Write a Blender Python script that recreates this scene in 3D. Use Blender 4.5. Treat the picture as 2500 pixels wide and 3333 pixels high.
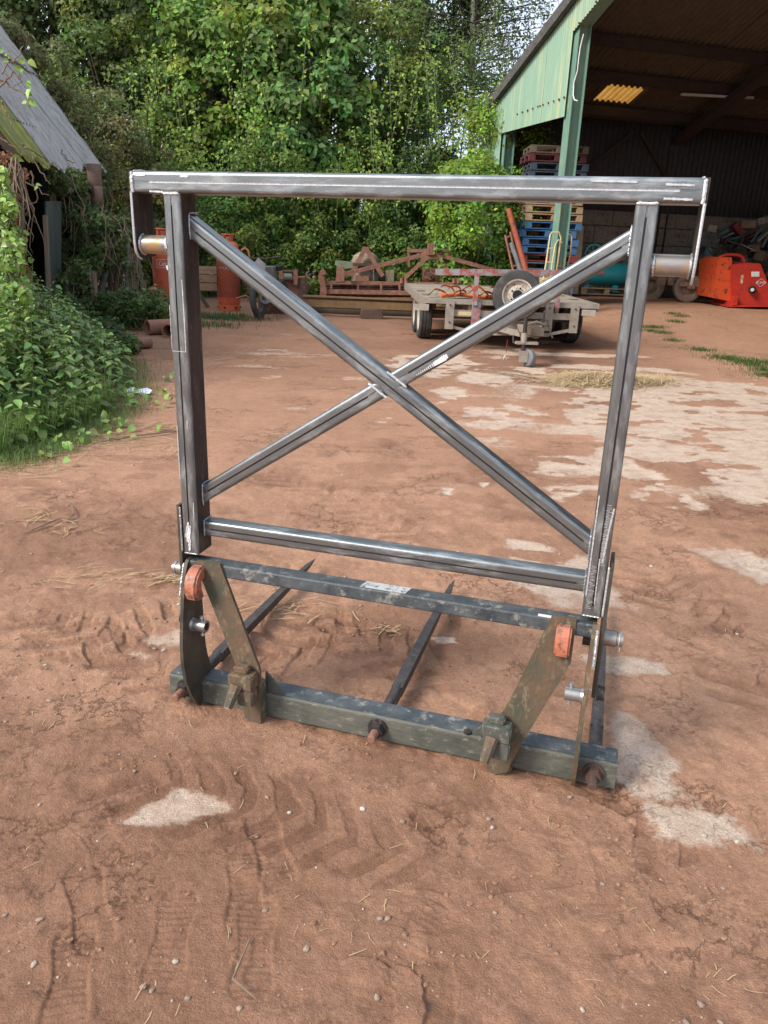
import bpy, bmesh, math, random
import numpy as np
from mathutils import Vector, Matrix
random.seed(7); rng = np.random.default_rng(7)
sc = bpy.context.scene
for o in list(bpy.data.objects): bpy.data.objects.remove(o)
C = sc.collection
R = math.radians

# ------------------------------------------------------------------ camera
H = 1.5; FPX = 2507.5
pi_, ro_ = R(19.74), R(2.278)
Fw = np.array([0, math.cos(pi_), -math.sin(pi_)]); Rt = np.array([1., 0, 0]); Up = np.cross(Rt, Fw)
CR = math.cos(ro_)*Rt + math.sin(ro_)*Up; CU = -math.sin(ro_)*Rt + math.cos(ro_)*Up
cam = bpy.data.objects.new('camera', bpy.data.cameras.new('camera')); C.objects.link(cam)
cam.matrix_world = Matrix(((CR[0], CU[0], -Fw[0], 0), (CR[1], CU[1], -Fw[1], 0), (CR[2], CU[2], -Fw[2], H), (0, 0, 0, 1)))
cam.data.sensor_fit = 'HORIZONTAL'; cam.data.sensor_width = 36; cam.data.lens = 36*FPX/2500
cam.data.clip_start = .05; cam.data.clip_end = 2000
sc.camera = cam
# ------------------------------------------------------------------ sky, sun, exposure
SUN_EL, SUN_AZ = R(37), R(236)      # azimuth measured from +Y clockwise: behind and to the left
w = bpy.data.worlds.new('World'); sc.world = w; w.use_nodes = True
nt = w.node_tree; N = nt.nodes; L = nt.links; bg = N['Background']
sky = N.new('ShaderNodeTexSky'); sky.sky_type = 'NISHITA'; sky.sun_disc = False
sky.sun_elevation = SUN_EL; sky.sun_rotation = SUN_AZ; sky.dust_density = 3
tc = N.new('ShaderNodeTexCoord'); mp = N.new('ShaderNodeMapping'); mp.inputs['Scale'].default_value = (1, 1, 2.2)
nz = N.new('ShaderNodeTexNoise'); nz.inputs['Scale'].default_value = 2.2; nz.inputs['Detail'].default_value = 7; nz.inputs['Roughness'].default_value = .6
cr = N.new('ShaderNodeValToRGB'); cr.color_ramp.elements[0].position = .33; cr.color_ramp.elements[1].position = .66
cr.color_ramp.elements[0].color = (.55, .55, .55, 1); cr.color_ramp.elements[1].color = (1, 1, 1, 1)
mx = N.new('ShaderNodeMix'); mx.data_type = 'RGBA'
mx.inputs[7].default_value = (5.3, 5.9, 7.0, 1)
L.new(tc.outputs['Generated'], mp.inputs[0]); L.new(mp.outputs[0], nz.inputs['Vector']); L.new(nz.outputs[0], cr.inputs[0])
L.new(cr.outputs[0], mx.inputs[0]); L.new(sky.outputs[0], mx.inputs[6]); L.new(mx.outputs[2], bg.inputs[0])
bg.inputs[1].default_value = .095
sl = bpy.data.lights.new('sun', 'SUN'); sl.energy = 2.05; sl.angle = R(20); sl.color = (1, .94, .85)
so = bpy.data.objects.new('sun', sl); C.objects.link(so)
sd = Vector((math.sin(SUN_AZ)*math.cos(SUN_EL), math.cos(SUN_AZ)*math.cos(SUN_EL), math.sin(SUN_EL)))
so.rotation_euler = sd.to_track_quat('Z', 'Y').to_euler()
vs = sc.view_settings; vs.view_transform = 'Standard'; vs.look = 'None'; vs.gamma = 1; vs.use_curve_mapping = False
vs.exposure = 1.12

# ------------------------------------------------------------------ survey helpers: pixels of the 2500 px photograph to metres
def ray(u, v):
    return Fw + ((u-1250)*CR - (v-1666.5)*CU)/FPX
def W(u, v, Y):
    d = ray(u, v); t = Y/d[1]; p = np.array([0, 0, H]) + t*d
    return Vector(p)
def sstep(x): x = np.clip(x, 0, 1); return x*x*(3-2*x)
def gz(x, y):
    return .22*sstep((np.asarray(x)-3.0)/2.2)*sstep((np.asarray(y)-12)/6)
def G(u, v):
    z = 0.
    for _ in range(12):
        d = ray(u, v); t = (z-H)/d[2]; p = np.array([0, 0, H]) + t*d; z = float(gz(p[0], p[1]))
    return Vector((p[0], p[1], z))

# ------------------------------------------------------------------ object helpers
def tag(o, label=None, cat=None, group=None, kind=None):
    if label: o['label'] = label
    if cat: o['category'] = cat
    if group: o['group'] = group
    if kind: o['kind'] = kind
    return o
def thing(name, label, cat, loc=(0, 0, 0), rz=0, group=None):
    o = bpy.data.objects.new(name, None); C.objects.link(o); o.empty_display_size = .1
    o.location = loc; o.rotation_euler = (0, 0, rz)
    return tag(o, label, cat, group)
class MB:
    def __init__(s): s.v = []; s.f = []; s.m = []; s.X = Matrix()
    def add(s, vs, fs, mi=0):
        b = len(s.v); s.v += [tuple(s.X @ Vector(p)) for p in vs]
        s.f += [tuple(i+b for i in f) for f in fs]; s.m += [mi]*len(fs); return s
    def box(s, c, d, M=None, mi=0):
        x, y, z = d[0]/2, d[1]/2, d[2]/2
        P = [Vector((i*x, j*y, k*z)) for k in (-1, 1) for j in (-1, 1) for i in (-1, 1)]
        if M is not None: P = [M @ p for p in P]
        c = Vector(c)
        return s.add([p+c for p in P], [(0, 2, 3, 1), (4, 5, 7, 6), (0, 1, 5, 4), (2, 6, 7, 3), (0, 4, 6, 2), (1, 3, 7, 5)], mi)
    def b2(s, a, b, mi=0):
        return s.box([(a[i]+b[i])/2 for i in range(3)], [abs(b[i]-a[i]) for i in range(3)], None, mi)
    def bar(s, p0, p1, w, d, up=(0, 0, 1), mi=0):
        p0, p1 = Vector(p0), Vector(p1); z = (p1-p0); Ln = z.length; z.normalize(); up = Vector(up)
        if abs(z.dot(up)) > .98: up = Vector((0, 1, 0))
        x = up.cross(z).normalized(); y = z.cross(x)
        M = Matrix((x, y, z)).transposed()
        return s.box((p0+p1)/2, (w, d, Ln), M, mi)
    def tube(s, pts, r, n=10, mi=0, cap=True):
        pts = [Vector(p) for p in pts]; rr = r if isinstance(r, (list, tuple)) else [r]*len(pts)
        vs = []; fs = []; px = None
        for i, p in enumerate(pts):
            t = (pts[min(i+1, len(pts)-1)]-pts[max(i-1, 0)])
            if t.length < 1e-9: t = Vector((0, 0, 1))
            t.normalize()
            if px is None:
                a = Vector((0, 0, 1)) if abs(t.z) < .9 else Vector((1, 0, 0)); px = a.cross(t).normalized()
            else: px = (px - t*px.dot(t)).normalized()
            py = t.cross(px)
            for k in range(n):
                an = 2*math.pi*k/n; vs.append(p + (px*math.cos(an)+py*math.sin(an))*rr[i])
        for i in range(len(pts)-1):
            for k in range(n):
                a = i*n+k; b = i*n+(k+1) % n; fs.append((a, b, b+n, a+n))
        if cap: fs.append(tuple(range(n-1, -1, -1))); fs.append(tuple((len(pts)-1)*n+k for k in range(n)))
        return s.add(vs, fs, mi)
    def lathe(s, prof, c=(0, 0, 0), axis=(0, 0, 1), n=24, mi=0):
        c = Vector(c); z = Vector(axis).normalized(); a = Vector((0, 0, 1)) if abs(z.z) < .9 else Vector((1, 0, 0))
        x = a.cross(z).normalized(); y = z.cross(x); vs = []; fs = []
        for (r, h) in prof:
            for k in range(n):
                an = 2*math.pi*k/n; vs.append(c + z*h + (x*math.cos(an)+y*math.sin(an))*max(r, 1e-4))
        for i in range(len(prof)-1):
            for k in range(n):
                a_ = i*n+k; b = i*n+(k+1) % n; fs.append((a_, b, b+n, a_+n))
        return s.add(vs, fs, mi)
    def prism(s, poly, o, ex, ey, th, mi=0):
        """polygon (list of 2-D) in plane o+ex*a+ey*b, thickened by th along ex x ey, centred"""
        o, ex, ey = Vector(o), Vector(ex), Vector(ey); nn = ex.cross(ey).normalized(); n = len(poly)
        vs = [o+ex*a+ey*b-nn*th/2 for a, b in poly]+[o+ex*a+ey*b+nn*th/2 for a, b in poly]
        fs = [tuple(range(n-1, -1, -1)), tuple(range(n, 2*n))]+[(i, (i+1) % n, (i+1) % n+n, i+n) for i in range(n)]
        return s.add(vs, fs, mi)
    def build(s, name, mats, parent=None, smooth=32, mw=None):
        me = bpy.data.meshes.new(name); me.from_pydata(s.v, [], s.f)
        for m in (mats if isinstance(mats, (list, tuple)) else [mats]): me.materials.append(m)
        if any(s.m): me.polygons.foreach_set('material_index', s.m)
        bm = bmesh.new(); bm.from_mesh(me); bmesh.ops.recalc_face_normals(bm, faces=bm.faces); bm.to_mesh(me); bm.free()
        if smooth: me.shade_smooth(); me.set_sharp_from_angle(angle=R(smooth))
        o = bpy.data.objects.new(name, me); C.objects.link(o)
        if parent: o.parent = parent
        if mw is not None: o.matrix_local = mw
        return o
def npmesh(name, V, F, mat, parent=None, attr=None, smooth=False):
    """triangles from numpy arrays; attr = dict name -> (n,4) point colours"""
    me = bpy.data.meshes.new(name); V = np.asarray(V, np.float32); F = np.asarray(F, np.int32)
    k = F.shape[1]
    me.vertices.add(len(V)); me.vertices.foreach_set('co', V.ravel())
    me.loops.add(F.size); me.loops.foreach_set('vertex_index', F.ravel())
    me.polygons.add(len(F)); me.polygons.foreach_set('loop_start', np.arange(0, F.size, k, dtype=np.int32))
    me.polygons.foreach_set('loop_total', np.full(len(F), k, np.int32))
    if smooth: me.polygons.foreach_set('use_smooth', np.ones(len(F), bool))
    me.update(calc_edges=True)
    for a, c in (attr or {}).items():
        at = me.color_attributes.new(a, 'FLOAT_COLOR', 'POINT'); at.data.foreach_set('color', np.asarray(c, np.float32).ravel())
    me.materials.append(mat)
    o = bpy.data.objects.new(name, me); C.objects.link(o)
    if parent: o.parent = parent
    return o
def copy_tree(o, parent=None):
    c = o.copy(); C.objects.link(c)
    if parent: c.parent = parent
    for ch in list(o.children): copy_tree(ch, c)
    return c

# ------------------------------------------------------------------ materials
def hexc(*c): return (c[0], c[1], c[2], 1)
def mat(name, c1, c2=None, c3=None, sc1=6, sc3=9, t3=(.55, .62), rough=.7, r2=None, metal=0, bump=.15, bsc=60, stretch=(1, 1, 1), coord='Object', detail=6, tint=False, transl=0, spec=.5):
    m = bpy.data.materials.new(name); m.use_nodes = True; t = m.node_tree; n = t.nodes; l = t.links
    p = n['Principled BSDF']; p.inputs['Metallic'].default_value = metal; p.inputs['Roughness'].default_value = rough
    p.inputs['Specular IOR Level'].default_value = spec
    co = n.new('ShaderNodeTexCoord'); mpn = n.new('ShaderNodeMapping'); mpn.inputs['Scale'].default_value = stretch
    l.new(co.outputs[coord], mpn.inputs[0]); c2 = c2 or tuple(x*.8 for x in c1)
    a = n.new('ShaderNodeTexNoise'); a.inputs['Scale'].default_value = sc1; a.inputs['Detail'].default_value = detail; a.inputs['Roughness'].default_value = .62
    l.new(mpn.outputs[0], a.inputs['Vector'])
    rp = n.new('ShaderNodeValToRGB'); rp.color_ramp.elements[0].position = .34; rp.color_ramp.elements[1].position = .66
    rp.color_ramp.elements[0].color = hexc(*c1); rp.color_ramp.elements[1].color = hexc(*c2); l.new(a.outputs[0], rp.inputs[0]); out = rp.outputs[0]
    if c3:
        b = n.new('ShaderNodeTexNoise'); b.inputs['Scale'].default_value = sc3; b.inputs['Detail'].default_value = 8; b.inputs['Roughness'].default_value = .7
        l.new(mpn.outputs[0], b.inputs['Vector'])
        mr = n.new('ShaderNodeMapRange'); mr.inputs[1].default_value = t3[0]; mr.inputs[2].default_value = t3[1]; l.new(b.outputs[0], mr.inputs[0])
        q = n.new('ShaderNodeMix'); q.data_type = 'RGBA'; l.new(mr.outputs[0], q.inputs[0]); l.new(out, q.inputs[6]); q.inputs[7].default_value = hexc(*c3); out = q.outputs[2]
        if metal > 0:
            mm = n.new('ShaderNodeMapRange'); mm.inputs[3].default_value = metal; mm.inputs[4].default_value = metal*.2; l.new(mr.outputs[0], mm.inputs[0]); l.new(mm.outputs[0], p.inputs['Metallic'])
    if tint:
        at = n.new('ShaderNodeAttribute'); at.attribute_name = 'tint'
        q = n.new('ShaderNodeMix'); q.data_type = 'RGBA'; q.blend_type = 'MULTIPLY'; q.inputs[0].default_value = 1; l.new(out, q.inputs[6]); l.new(at.outputs['Color'], q.inputs[7]); out = q.outputs[2]
    l.new(out, p.inputs['Base Color'])
    if r2 is not None:
        mr = n.new('ShaderNodeMapRange'); mr.inputs[1].default_value = .3; mr.inputs[2].default_value = .7; mr.inputs[3].default_value = rough; mr.inputs[4].default_value = r2
        l.new(a.outputs[0], mr.inputs[0]); l.new(mr.outputs[0], p.inputs['Roughness'])
    if bump:
        b = n.new('ShaderNodeTexNoise'); b.inputs['Scale'].default_value = bsc; b.inputs['Detail'].default_value = 5; l.new(mpn.outputs[0], b.inputs['Vector'])
        bp = n.new('ShaderNodeBump'); bp.inputs['Strength'].default_value = bump; bp.inputs['Distance'].default_value = .01; l.new(b.outputs[0], bp.inputs['Height']); l.new(bp.outputs[0], p.inputs['Normal'])
    if transl:
        tr = n.new('ShaderNodeBsdfTranslucent'); l.new(out, tr.inputs[0]); ms = n.new('ShaderNodeMixShader'); ms.inputs[0].default_value = transl
        l.new(p.outputs[0], ms.inputs[1]); l.new(tr.outputs[0], ms.inputs[2]); l.new(ms.outputs[0], n['Material Output'].inputs[0])
    return m
STEEL = mat('bare_steel', (.25, .273, .282), (.16, .174, .18), (.38, .41, .42), sc1=5, sc3=6, t3=(.5, .75), rough=.3, r2=.44, metal=.85, bump=.05, bsc=90, stretch=(5, 5, 1.3))
STEELD = mat('mill_scale_steel', (.06, .048, .044), (.035, .03, .03), (.085, .065, .055), sc1=5, sc3=8, rough=.5, r2=.62, metal=.4, bump=.05, stretch=(6, 6, 1.4))
GROOVE = mat('dark_seam_scale', (.018, .018, .022), (.03, .03, .035), rough=.55, metal=.3, bump=0)
WELD = mat('ground_weld', (.62, .65, .68), (.36, .38, .4), sc1=60, rough=.28, metal=.75, bump=.4, bsc=200)
BRIGHT = mat('ground_bright_steel', (.66, .67, .68), (.45, .46, .47), sc1=60, rough=.35, metal=.45, bump=.2, bsc=300, stretch=(1, 1, 4))
CHALK = mat('white_chalk', (.8, .8, .8), (.6, .6, .6), sc1=120, rough=.9, bump=.2)
PIPE = mat('heat_tinted_pipe', (.36, .34, .31), (.25, .23, .21), (.32, .2, .1), sc1=14, sc3=10, t3=(.5, .62), rough=.32, r2=.45, metal=.75, bump=.05)
OLDP = mat('worn_dark_green_paint', (.06, .066, .055), (.12, .118, .095), (.26, .245, .2), sc1=17, sc3=48, t3=(.56, .68), rough=.5, r2=.72, bump=.3, bsc=70, stretch=(1, 1, .5), detail=9)
OLDP2 = mat('worn_blue_black_paint', (.03, .04, .048), (.09, .1, .105), (.24, .23, .2), sc1=14, sc3=24, t3=(.54, .64), rough=.42, r2=.62, bump=.2, bsc=80)
MOSSP = mat('lichen_stained_plate', (.15, .085, .05), (.05, .062, .042), (.21, .17, .1), sc1=8, sc3=30, t3=(.54, .66), rough=.7, bump=.3, bsc=80, stretch=(1.3, 1.3, .7))
ORNG = mat('worn_orange_paint', (.5, .17, .095), (.36, .12, .07), (.1, .07, .06), sc1=26, sc3=30, t3=(.48, .6), rough=.5, bump=.3, bsc=90)
PLATED = mat('dark_side_plate', (.045, .042, .036), (.085, .075, .055), (.13, .095, .05), sc1=14, sc3=11, rough=.5, r2=.68, metal=.25, bump=.15)
SPIKE = mat('spike_steel', (.05, .043, .042), (.095, .082, .078), (.16, .14, .13), sc1=20, sc3=30, t3=(.56, .7), rough=.42, r2=.58, metal=.35, bump=.2, stretch=(2, 2, .6))
RUST = mat('rust', (.27, .12, .075), (.18, .085, .06), (.36, .19, .13), sc1=9, sc3=14, t3=(.5, .7), rough=.85, bump=.4, bsc=70)
RUSTD = mat('rust_dark', (.1, .055, .04), (.06, .035, .028), (.16, .085, .05), sc1=12, rough=.88, bump=.4)
GREYP = mat('grey_sticker', (.52, .53, .53), (.42, .43, .44), (.12, .125, .13), sc1=30, sc3=60, t3=(.54, .6), rough=.6, bump=.15)
WOODG = mat('weathered_wood', (.39, .33, .255), (.26, .21, .155), (.15, .11, .08), sc1=9, sc3=16, t3=(.58, .7), rough=.85, bump=.35, bsc=50, stretch=(1, 5, 5), coord='Object')
WOODP = mat('pallet_wood', (.42, .29, .17), (.3, .2, .12), (.18, .12, .08), sc1=7, rough=.85, bump=.3, stretch=(1, 4, 4))
WOODD = mat('dark_old_wood', (.13, .095, .065), (.08, .06, .045), sc1=8, rough=.9, bump=.3, stretch=(1, 1, .3))
BLUE = mat('blue_pallet_paint', (.03, .11, .25), (.045, .15, .31), (.2, .19, .17), sc1=9, sc3=18, t3=(.56, .66), rough=.8, bump=.3)
BLUE2 = mat('faded_blue_paint', (.07, .13, .19), (.09, .15, .2), (.25, .21, .17), sc1=9, sc3=14, t3=(.52, .62), rough=.85, bump=.3)
REDP = mat('red_pallet_paint', (.22, .03, .035), (.15, .025, .03), (.2, .15, .12), sc1=9, sc3=14, t3=(.56, .68), rough=.8, bump=.3)
BLUE3 = mat('shaded_blue_paint', (.03, .05, .08), (.04, .06, .085), (.07, .06, .05), sc1=9, sc3=14, t3=(.52, .62), rough=.9, bump=.3)  # pallet blue darkened to paint in the shade under the cladding
REDD = mat('shaded_red_paint', (.1, .02, .022), (.07, .018, .02), rough=.9, bump=.2)  # pallet red with the same shade put into its colour
REDM = mat('red_machine_paint', (.52, .035, .02), (.4, .03, .02), (.07, .04, .03), sc1=4, sc3=9, t3=(.6, .63), rough=.38, r2=.5, bump=.1)
REDO = mat('orange_red_paint', (.62, .085, .02), (.52, .07, .02), (.06, .035, .03), sc1=4, sc3=8, t3=(.57, .61), rough=.42, bump=.1)
GASO = mat('orange_gas_cylinder', (.62, .13, .05), (.5, .1, .045), (.2, .06, .03), sc1=7, sc3=12, t3=(.58, .7), rough=.55, bump=.15)
WHITE = mat('white_print', (.75, .74, .72), (.6, .6, .58), sc1=40, rough=.7, bump=0)
NAVY = mat('navy_print', (.05, .05, .18), rough=.7, bump=0)
TRAILG = mat('galvanised_muddy', (.35, .31, .26), (.26, .22, .18), (.2, .13, .09), sc1=7, sc3=12, t3=(.52, .68), rough=.6, r2=.75, metal=.15, bump=.2)
RAILR = mat('flaking_red_primer', (.3, .3, .31), (.23, .22, .22), (.33, .075, .06), sc1=6, sc3=9, t3=(.46, .56), rough=.65, bump=.25)
TYRE = mat('tyre_rubber', (.035, .035, .036), (.06, .058, .055), (.14, .11, .09), sc1=8, sc3=6, t3=(.55, .75), rough=.85, bump=.2)
TYRED = mat('muddy_tyre', (.24, .19, .14), (.15, .12, .095), sc1=8, rough=.95, bump=.3)
RIM = mat('dirty_cream_rim', (.55, .5, .42), (.4, .34, .27), (.2, .12, .07), sc1=9, sc3=12, t3=(.55, .65), rough=.5, bump=.1)
CREAM = mat('cream_paint', (.62, .5, .27), (.5, .39, .2), (.3, .17, .09), sc1=8, sc3=16, t3=(.58, .66), rough=.6, bump=.1)
TEAL = mat('teal_paint', (.015, .3, .34), (.02, .24, .28), (.06, .12, .12), sc1=6, sc3=10, t3=(.6, .7), rough=.42, bump=.1)
TEALD = mat('dusty_teal', (.07, .19, .18), (.09, .14, .13), sc1=12, rough=.8, bump=.2)
SHEDG = mat('green_steel_cladding', (.2, .33, .24), (.24, .37, .27), (.38, .42, .24), sc1=3, sc3=4, t3=(.5, .64), rough=.5, r2=.6, bump=.06, stretch=(2.2, 2.2, .12))
POSTG = mat('green_post_paint', (.13, .24, .19), (.17, .29, .22), (.32, .33, .16), sc1=4, sc3=7, t3=(.55, .66), rough=.6, bump=.15, stretch=(1, 1, .35))
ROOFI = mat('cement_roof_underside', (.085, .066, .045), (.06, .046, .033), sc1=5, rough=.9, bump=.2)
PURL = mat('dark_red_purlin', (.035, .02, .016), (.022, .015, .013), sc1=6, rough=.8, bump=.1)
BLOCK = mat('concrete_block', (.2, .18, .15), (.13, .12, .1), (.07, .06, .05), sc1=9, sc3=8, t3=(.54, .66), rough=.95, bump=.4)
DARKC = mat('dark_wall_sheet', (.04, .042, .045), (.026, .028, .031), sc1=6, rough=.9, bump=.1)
ASB = mat('grey_cement_roof', (.46, .45, .43), (.33, .33, .31), (.17, .16, .12), sc1=7, sc3=12, t3=(.5, .66), rough=.95, bump=.4, stretch=(.35, 2.5, .35), detail=8)
MOSSY = mat('algae_rooflight', (.33, .36, .1), (.22, .24, .1), (.5, .52, .06), sc1=4, sc3=5, t3=(.54, .62), rough=.7, bump=.15, stretch=(.4, 3, .4), transl=.25)
GRPY = mat('yellow_rooflight', (.85, .62, .3), (.78, .54, .22), sc1=5, rough=.6, bump=.05, transl=.8)
BARK = mat('bark', (.09, .07, .05), (.06, .048, .036), sc1=9, rough=.95, bump=.5)
STEMG = mat('green_stem', (.09, .15, .045), (.12, .13, .06), rough=.8, bump=0)
IVYST = mat('ivy_stem', (.17, .12, .08), (.25, .19, .14), sc1=12, rough=.95, bump=.2)
LEAF = mat('leaf', (1, 1, 1), (.72, .74, .66), sc1=1.3, rough=.5, bump=0, tint=True, transl=.42, spec=.35)
LEAFS = mat('leaf_shiny', (1, 1, 1), (.75, .75, .7), sc1=2, rough=.42, bump=0, tint=True, transl=.22, spec=.5)
STRAWM = mat('straw', (.5, .37, .2), (.36, .25, .13), sc1=30, rough=.9, bump=0)
CLAY = mat('clay_pipe', (.3, .15, .1), (.24, .115, .075), sc1=6, rough=.85, bump=.15)
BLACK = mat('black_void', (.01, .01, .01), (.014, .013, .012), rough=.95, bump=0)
PLAST = mat('grey_plastic', (.2, .2, .21), (.12, .12, .13), rough=.6, bump=.1)
STONE = mat('pebble', (.36, .27, .2), (.2, .13, .1), (.52, .46, .39), sc1=14, sc3=9, t3=(.5, .6), rough=.85, bump=0, coord='Object')
IBEAM = mat('yellow_rust_beam', (.23, .14, .06), (.17, .1, .045), (.13, .08, .05), sc1=5, rough=.75, bump=.15)
STRAP = mat('orange_webbing', (.62, .16, .03), (.5, .12, .03), (.7, .3, .12), sc1=20, sc3=30, rough=.8, bump=.2)
PINK = mat('faded_pink_plastic', (.6, .2, .16), (.5, .14, .11), rough=.6, bump=.05)
YELL = mat('yellow_plastic', (.5, .3, .03), (.38, .2, .03), rough=.6, bump=.05)
GREENM = mat('pale_green_paint', (.2, .25, .15), (.14, .19, .12), (.2, .12, .07), sc1=8, rough=.75, bump=.2)
PAPER = mat('paper', (.75, .77, .85), (.68, .7, .8), rough=.9, bump=0)

# ------------------------------------------------------------------ ground
def vnoise(x, y, seed=0):
    xi = np.floor(x).astype(np.int64); yi = np.floor(y).astype(np.int64); fx = x-xi; fy = y-yi
    def h(a, b):
        n = (a*374761393 + b*668265263 + seed*1442695041) & 0x7fffffff
        n = ((n ^ (n >> 13))*1274126177) & 0x7fffffff
        return ((n ^ (n >> 16)) & 0xffff)/65535.
    fx = fx*fx*(3-2*fx); fy = fy*fy*(3-2*fy)
    return (h(xi, yi)*(1-fx)+h(xi+1, yi)*fx)*(1-fy)+(h(xi, yi+1)*(1-fx)+h(xi+1, yi+1)*fx)*fy
def fbm(x, y, o=4, seed=0, g=.5):
    s = 0; a = 1; t = 0
    for i in range(o): s = s+a*vnoise(x*2**i, y*2**i, seed+i*17); t += a; a *= g
    return s/t
NR, NC = 800, 760
vv = np.concatenate([np.linspace(3560, 800, NR-60)])
Ys = np.array([H/math.tan(pi_+math.atan((v-1666.5)/FPX)) for v in vv]); Ys = np.maximum(Ys, .55)
Ys = np.concatenate([Ys[Ys < 42], np.linspace(43, 90, 30)]); NR = len(Ys)
a = np.linspace(-1, 1, NC)
YY = np.repeat(Ys[:, None], NC, 1); XX = a[None, :]*(.56*YY+.42)
def proj(x, y, z):
    dx, dy, dz = x, y, z-H; zz = dx*Fw[0]+dy*Fw[1]+dz*Fw[2]
    return 1250+FPX*(dx*CR[0]+dy*CR[1]+dz*CR[2])/zz, 1666.5-FPX*(dx*CU[0]+dy*CU[1]+dz*CU[2])/zz
Z0 = gz(XX, YY); UU, VV = proj(XX, YY, Z0)
wob = (fbm(XX*5, YY*5, 4, 3)-.5)
wx = (fbm(XX*2.2, YY*2.2, 5, 21)-.5); wy = (fbm(XX*2.2+9, YY*2.2, 5, 31)-.5)
def poly_mask(pts, soft=.12):
    P = np.array([[*G(u, v)][:2] for u, v in pts]); wf = min(.5, soft*3.2); x = XX+wx*wf; y = YY+wy*wf
    inside = np.zeros(XX.shape, bool); dmin = np.full(XX.shape, 9e9); n = len(P)
    for i in range(n):
        x1, y1 = P[i]; x2, y2 = P[(i+1) % n]
        c = ((y1 > y) != (y2 > y)) & (x < (x2-x1)*(y-y1)/(y2-y1+1e-12)+x1); inside ^= c
        ex, ey = x2-x1, y2-y1; t = np.clip(((x-x1)*ex+(y-y1)*ey)/(ex*ex+ey*ey), 0, 1)
        dmin = np.minimum(dmin, np.hypot(x-x1-t*ex, y-y1-t*ey))
    return np.clip(np.where(inside, dmin, -dmin)/soft*.5+.5, 0, 1)
conc = np.zeros(XX.shape)
patches = [
 ([(555, 2522), (600, 2545), (690, 2590), (715, 2610), (640, 2640), (560, 2662), (470, 2668), (395, 2660), (425, 2600), (500, 2570), (535, 2525)], .05),
 ([(2000, 2300), (2080, 2350), (2140, 2420), (2220, 2480), (2240, 2560), (2190, 2625), (2100, 2600), (2060, 2560), (2005, 2440)], .08),
 ([(2140, 2632), (2280, 2640), (2360, 2700), (2330, 2745), (2250, 2745), (2160, 2735)], .05),
 ([(1880, 2130), (1960, 2120), (2130, 2150), (2150, 2185), (2020, 2190), (1900, 2180)], .06),
 ([(1640, 1760), (1790, 1775), (1930, 1830), (1960, 1960), (1780, 1950), (1650, 1880)], .1),
 ([(1790, 1262), (1960, 1225), (2180, 1230), (2500, 1250), (2700, 1300), (2700, 1700), (2420, 1640), (2330, 1590), (2240, 1520), (2080, 1490), (2240, 1640), (2330, 1690), (2330, 1740), (2200, 1700), (2050, 1600), (1960, 1570), (1900, 1640), (1800, 1590), (1770, 1490), (1930, 1480), (1960, 1420), (1820, 1350)], .12),
 ([(2230, 1800), (2380, 1790), (2600, 1860), (2600, 1960), (2400, 1880)], .12),
 ([(1500, 1200), (1780, 1195), (1800, 1225), (1640, 1260), (1490, 1240)], .2),
 ([(1490, 1325), (1680, 1320), (1740, 1345), (1650, 1375), (1500, 1362)], .15),
 ([(1500, 1372), (1730, 1372), (1720, 1385), (1500, 1392)], .1),
 ([(1260, 1160), (1480, 1150), (1560, 1180), (1420, 1225), (1300, 1200)], .2),
 ([(1400, 1270), (1500, 1262), (1530, 1300), (1420, 1310)], .15),
 ([(1560, 1430), (1640, 1420), (1620, 1450)], .1), ([(1420, 1590), (1500, 1585), (1480, 1612), (1425, 1612)], .06),
 ([(1550, 1560), (1610, 1565), (1600, 1590)], .06), ([(1235, 1363), (1290, 1358), (1260, 1380), (1225, 1386)], .05),
 ([(480, 2050), (575, 2040), (585, 2110), (510, 2090)], .1), ([(430, 2140), (500, 2135), (490, 2150)], .05), ([(1415, 2078), (1470, 2074), (1480, 2090), (1430, 2090)], .03),
 ([(2330, 1500), (2700, 1480), (2700, 1640), (2420, 1600)], .15), ([(2270, 2640), (2450, 2720), (2440, 2760), (2300, 2700)], .15), ([(2560, 2750), (2600, 3000), (2480, 3100), (2500, 2900)], .1)]
for p, s in patches: conc = np.maximum(conc, poly_mask(p, s))
det = fbm(XX*14, YY*14, 4, 51); breakup = fbm(XX*3.4, YY*5.5, 5, 61)
conc = np.clip(conc*1.6-(1-det)*.62, 0, 1)*np.maximum(np.clip((.66-breakup)*9, .12, 1), sstep((3.4-YY)/.5))
slabmid = sstep((XX-.4)/1.6)*sstep((YY-4.2)/1)*sstep((17-YY)/4)*(1-sstep((XX-3.7)/.8))
conc = np.maximum(conc, slabmid*np.clip((fbm(XX*.85, YY*1.7, 5, 71)-.55)*12, 0, 1)*.75)
lft = sstep((2.5-np.abs(XX+.3))/1.2)*sstep((YY-5)/1)*sstep((14-YY)/2)
conc = np.maximum(conc, lft*np.clip((fbm(XX*1.2, YY*3.2, 5, 77)-.64)*14, 0, 1)*.45)
damp_shade = poly_mask([(1230, 1060), (1560, 1040), (1900, 1060), (2120, 1075), (2160, 1130), (2060, 1200), (1850, 1190), (1560, 1170), (1280, 1150)], .7)*.8  # damp earth plus the trailer's shadow, both painted into the ground colour
damp_shade = np.maximum(damp_shade, poly_mask([(2180, 1500), (2500, 1620), (2600, 1800), (2400, 1800), (2250, 1680)], .3)*.6)
damp_shade = np.maximum(damp_shade, poly_mask([(1850, 1300), (2140, 1285), (2230, 1290), (2130, 1330), (1900, 1320)], .25)*.7)
damp_shade = np.clip(damp_shade+np.clip((fbm(XX*1.1, YY*1.1, 5, 81)-.54)*5, 0, .75)*(YY < 9)*(.5+.5*sstep((5-YY)/2))+np.clip((fbm(XX*4.5, YY*4.5, 5, 88)-.56)*7, 0, .5)*(YY < 6), 0, 1)
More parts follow.
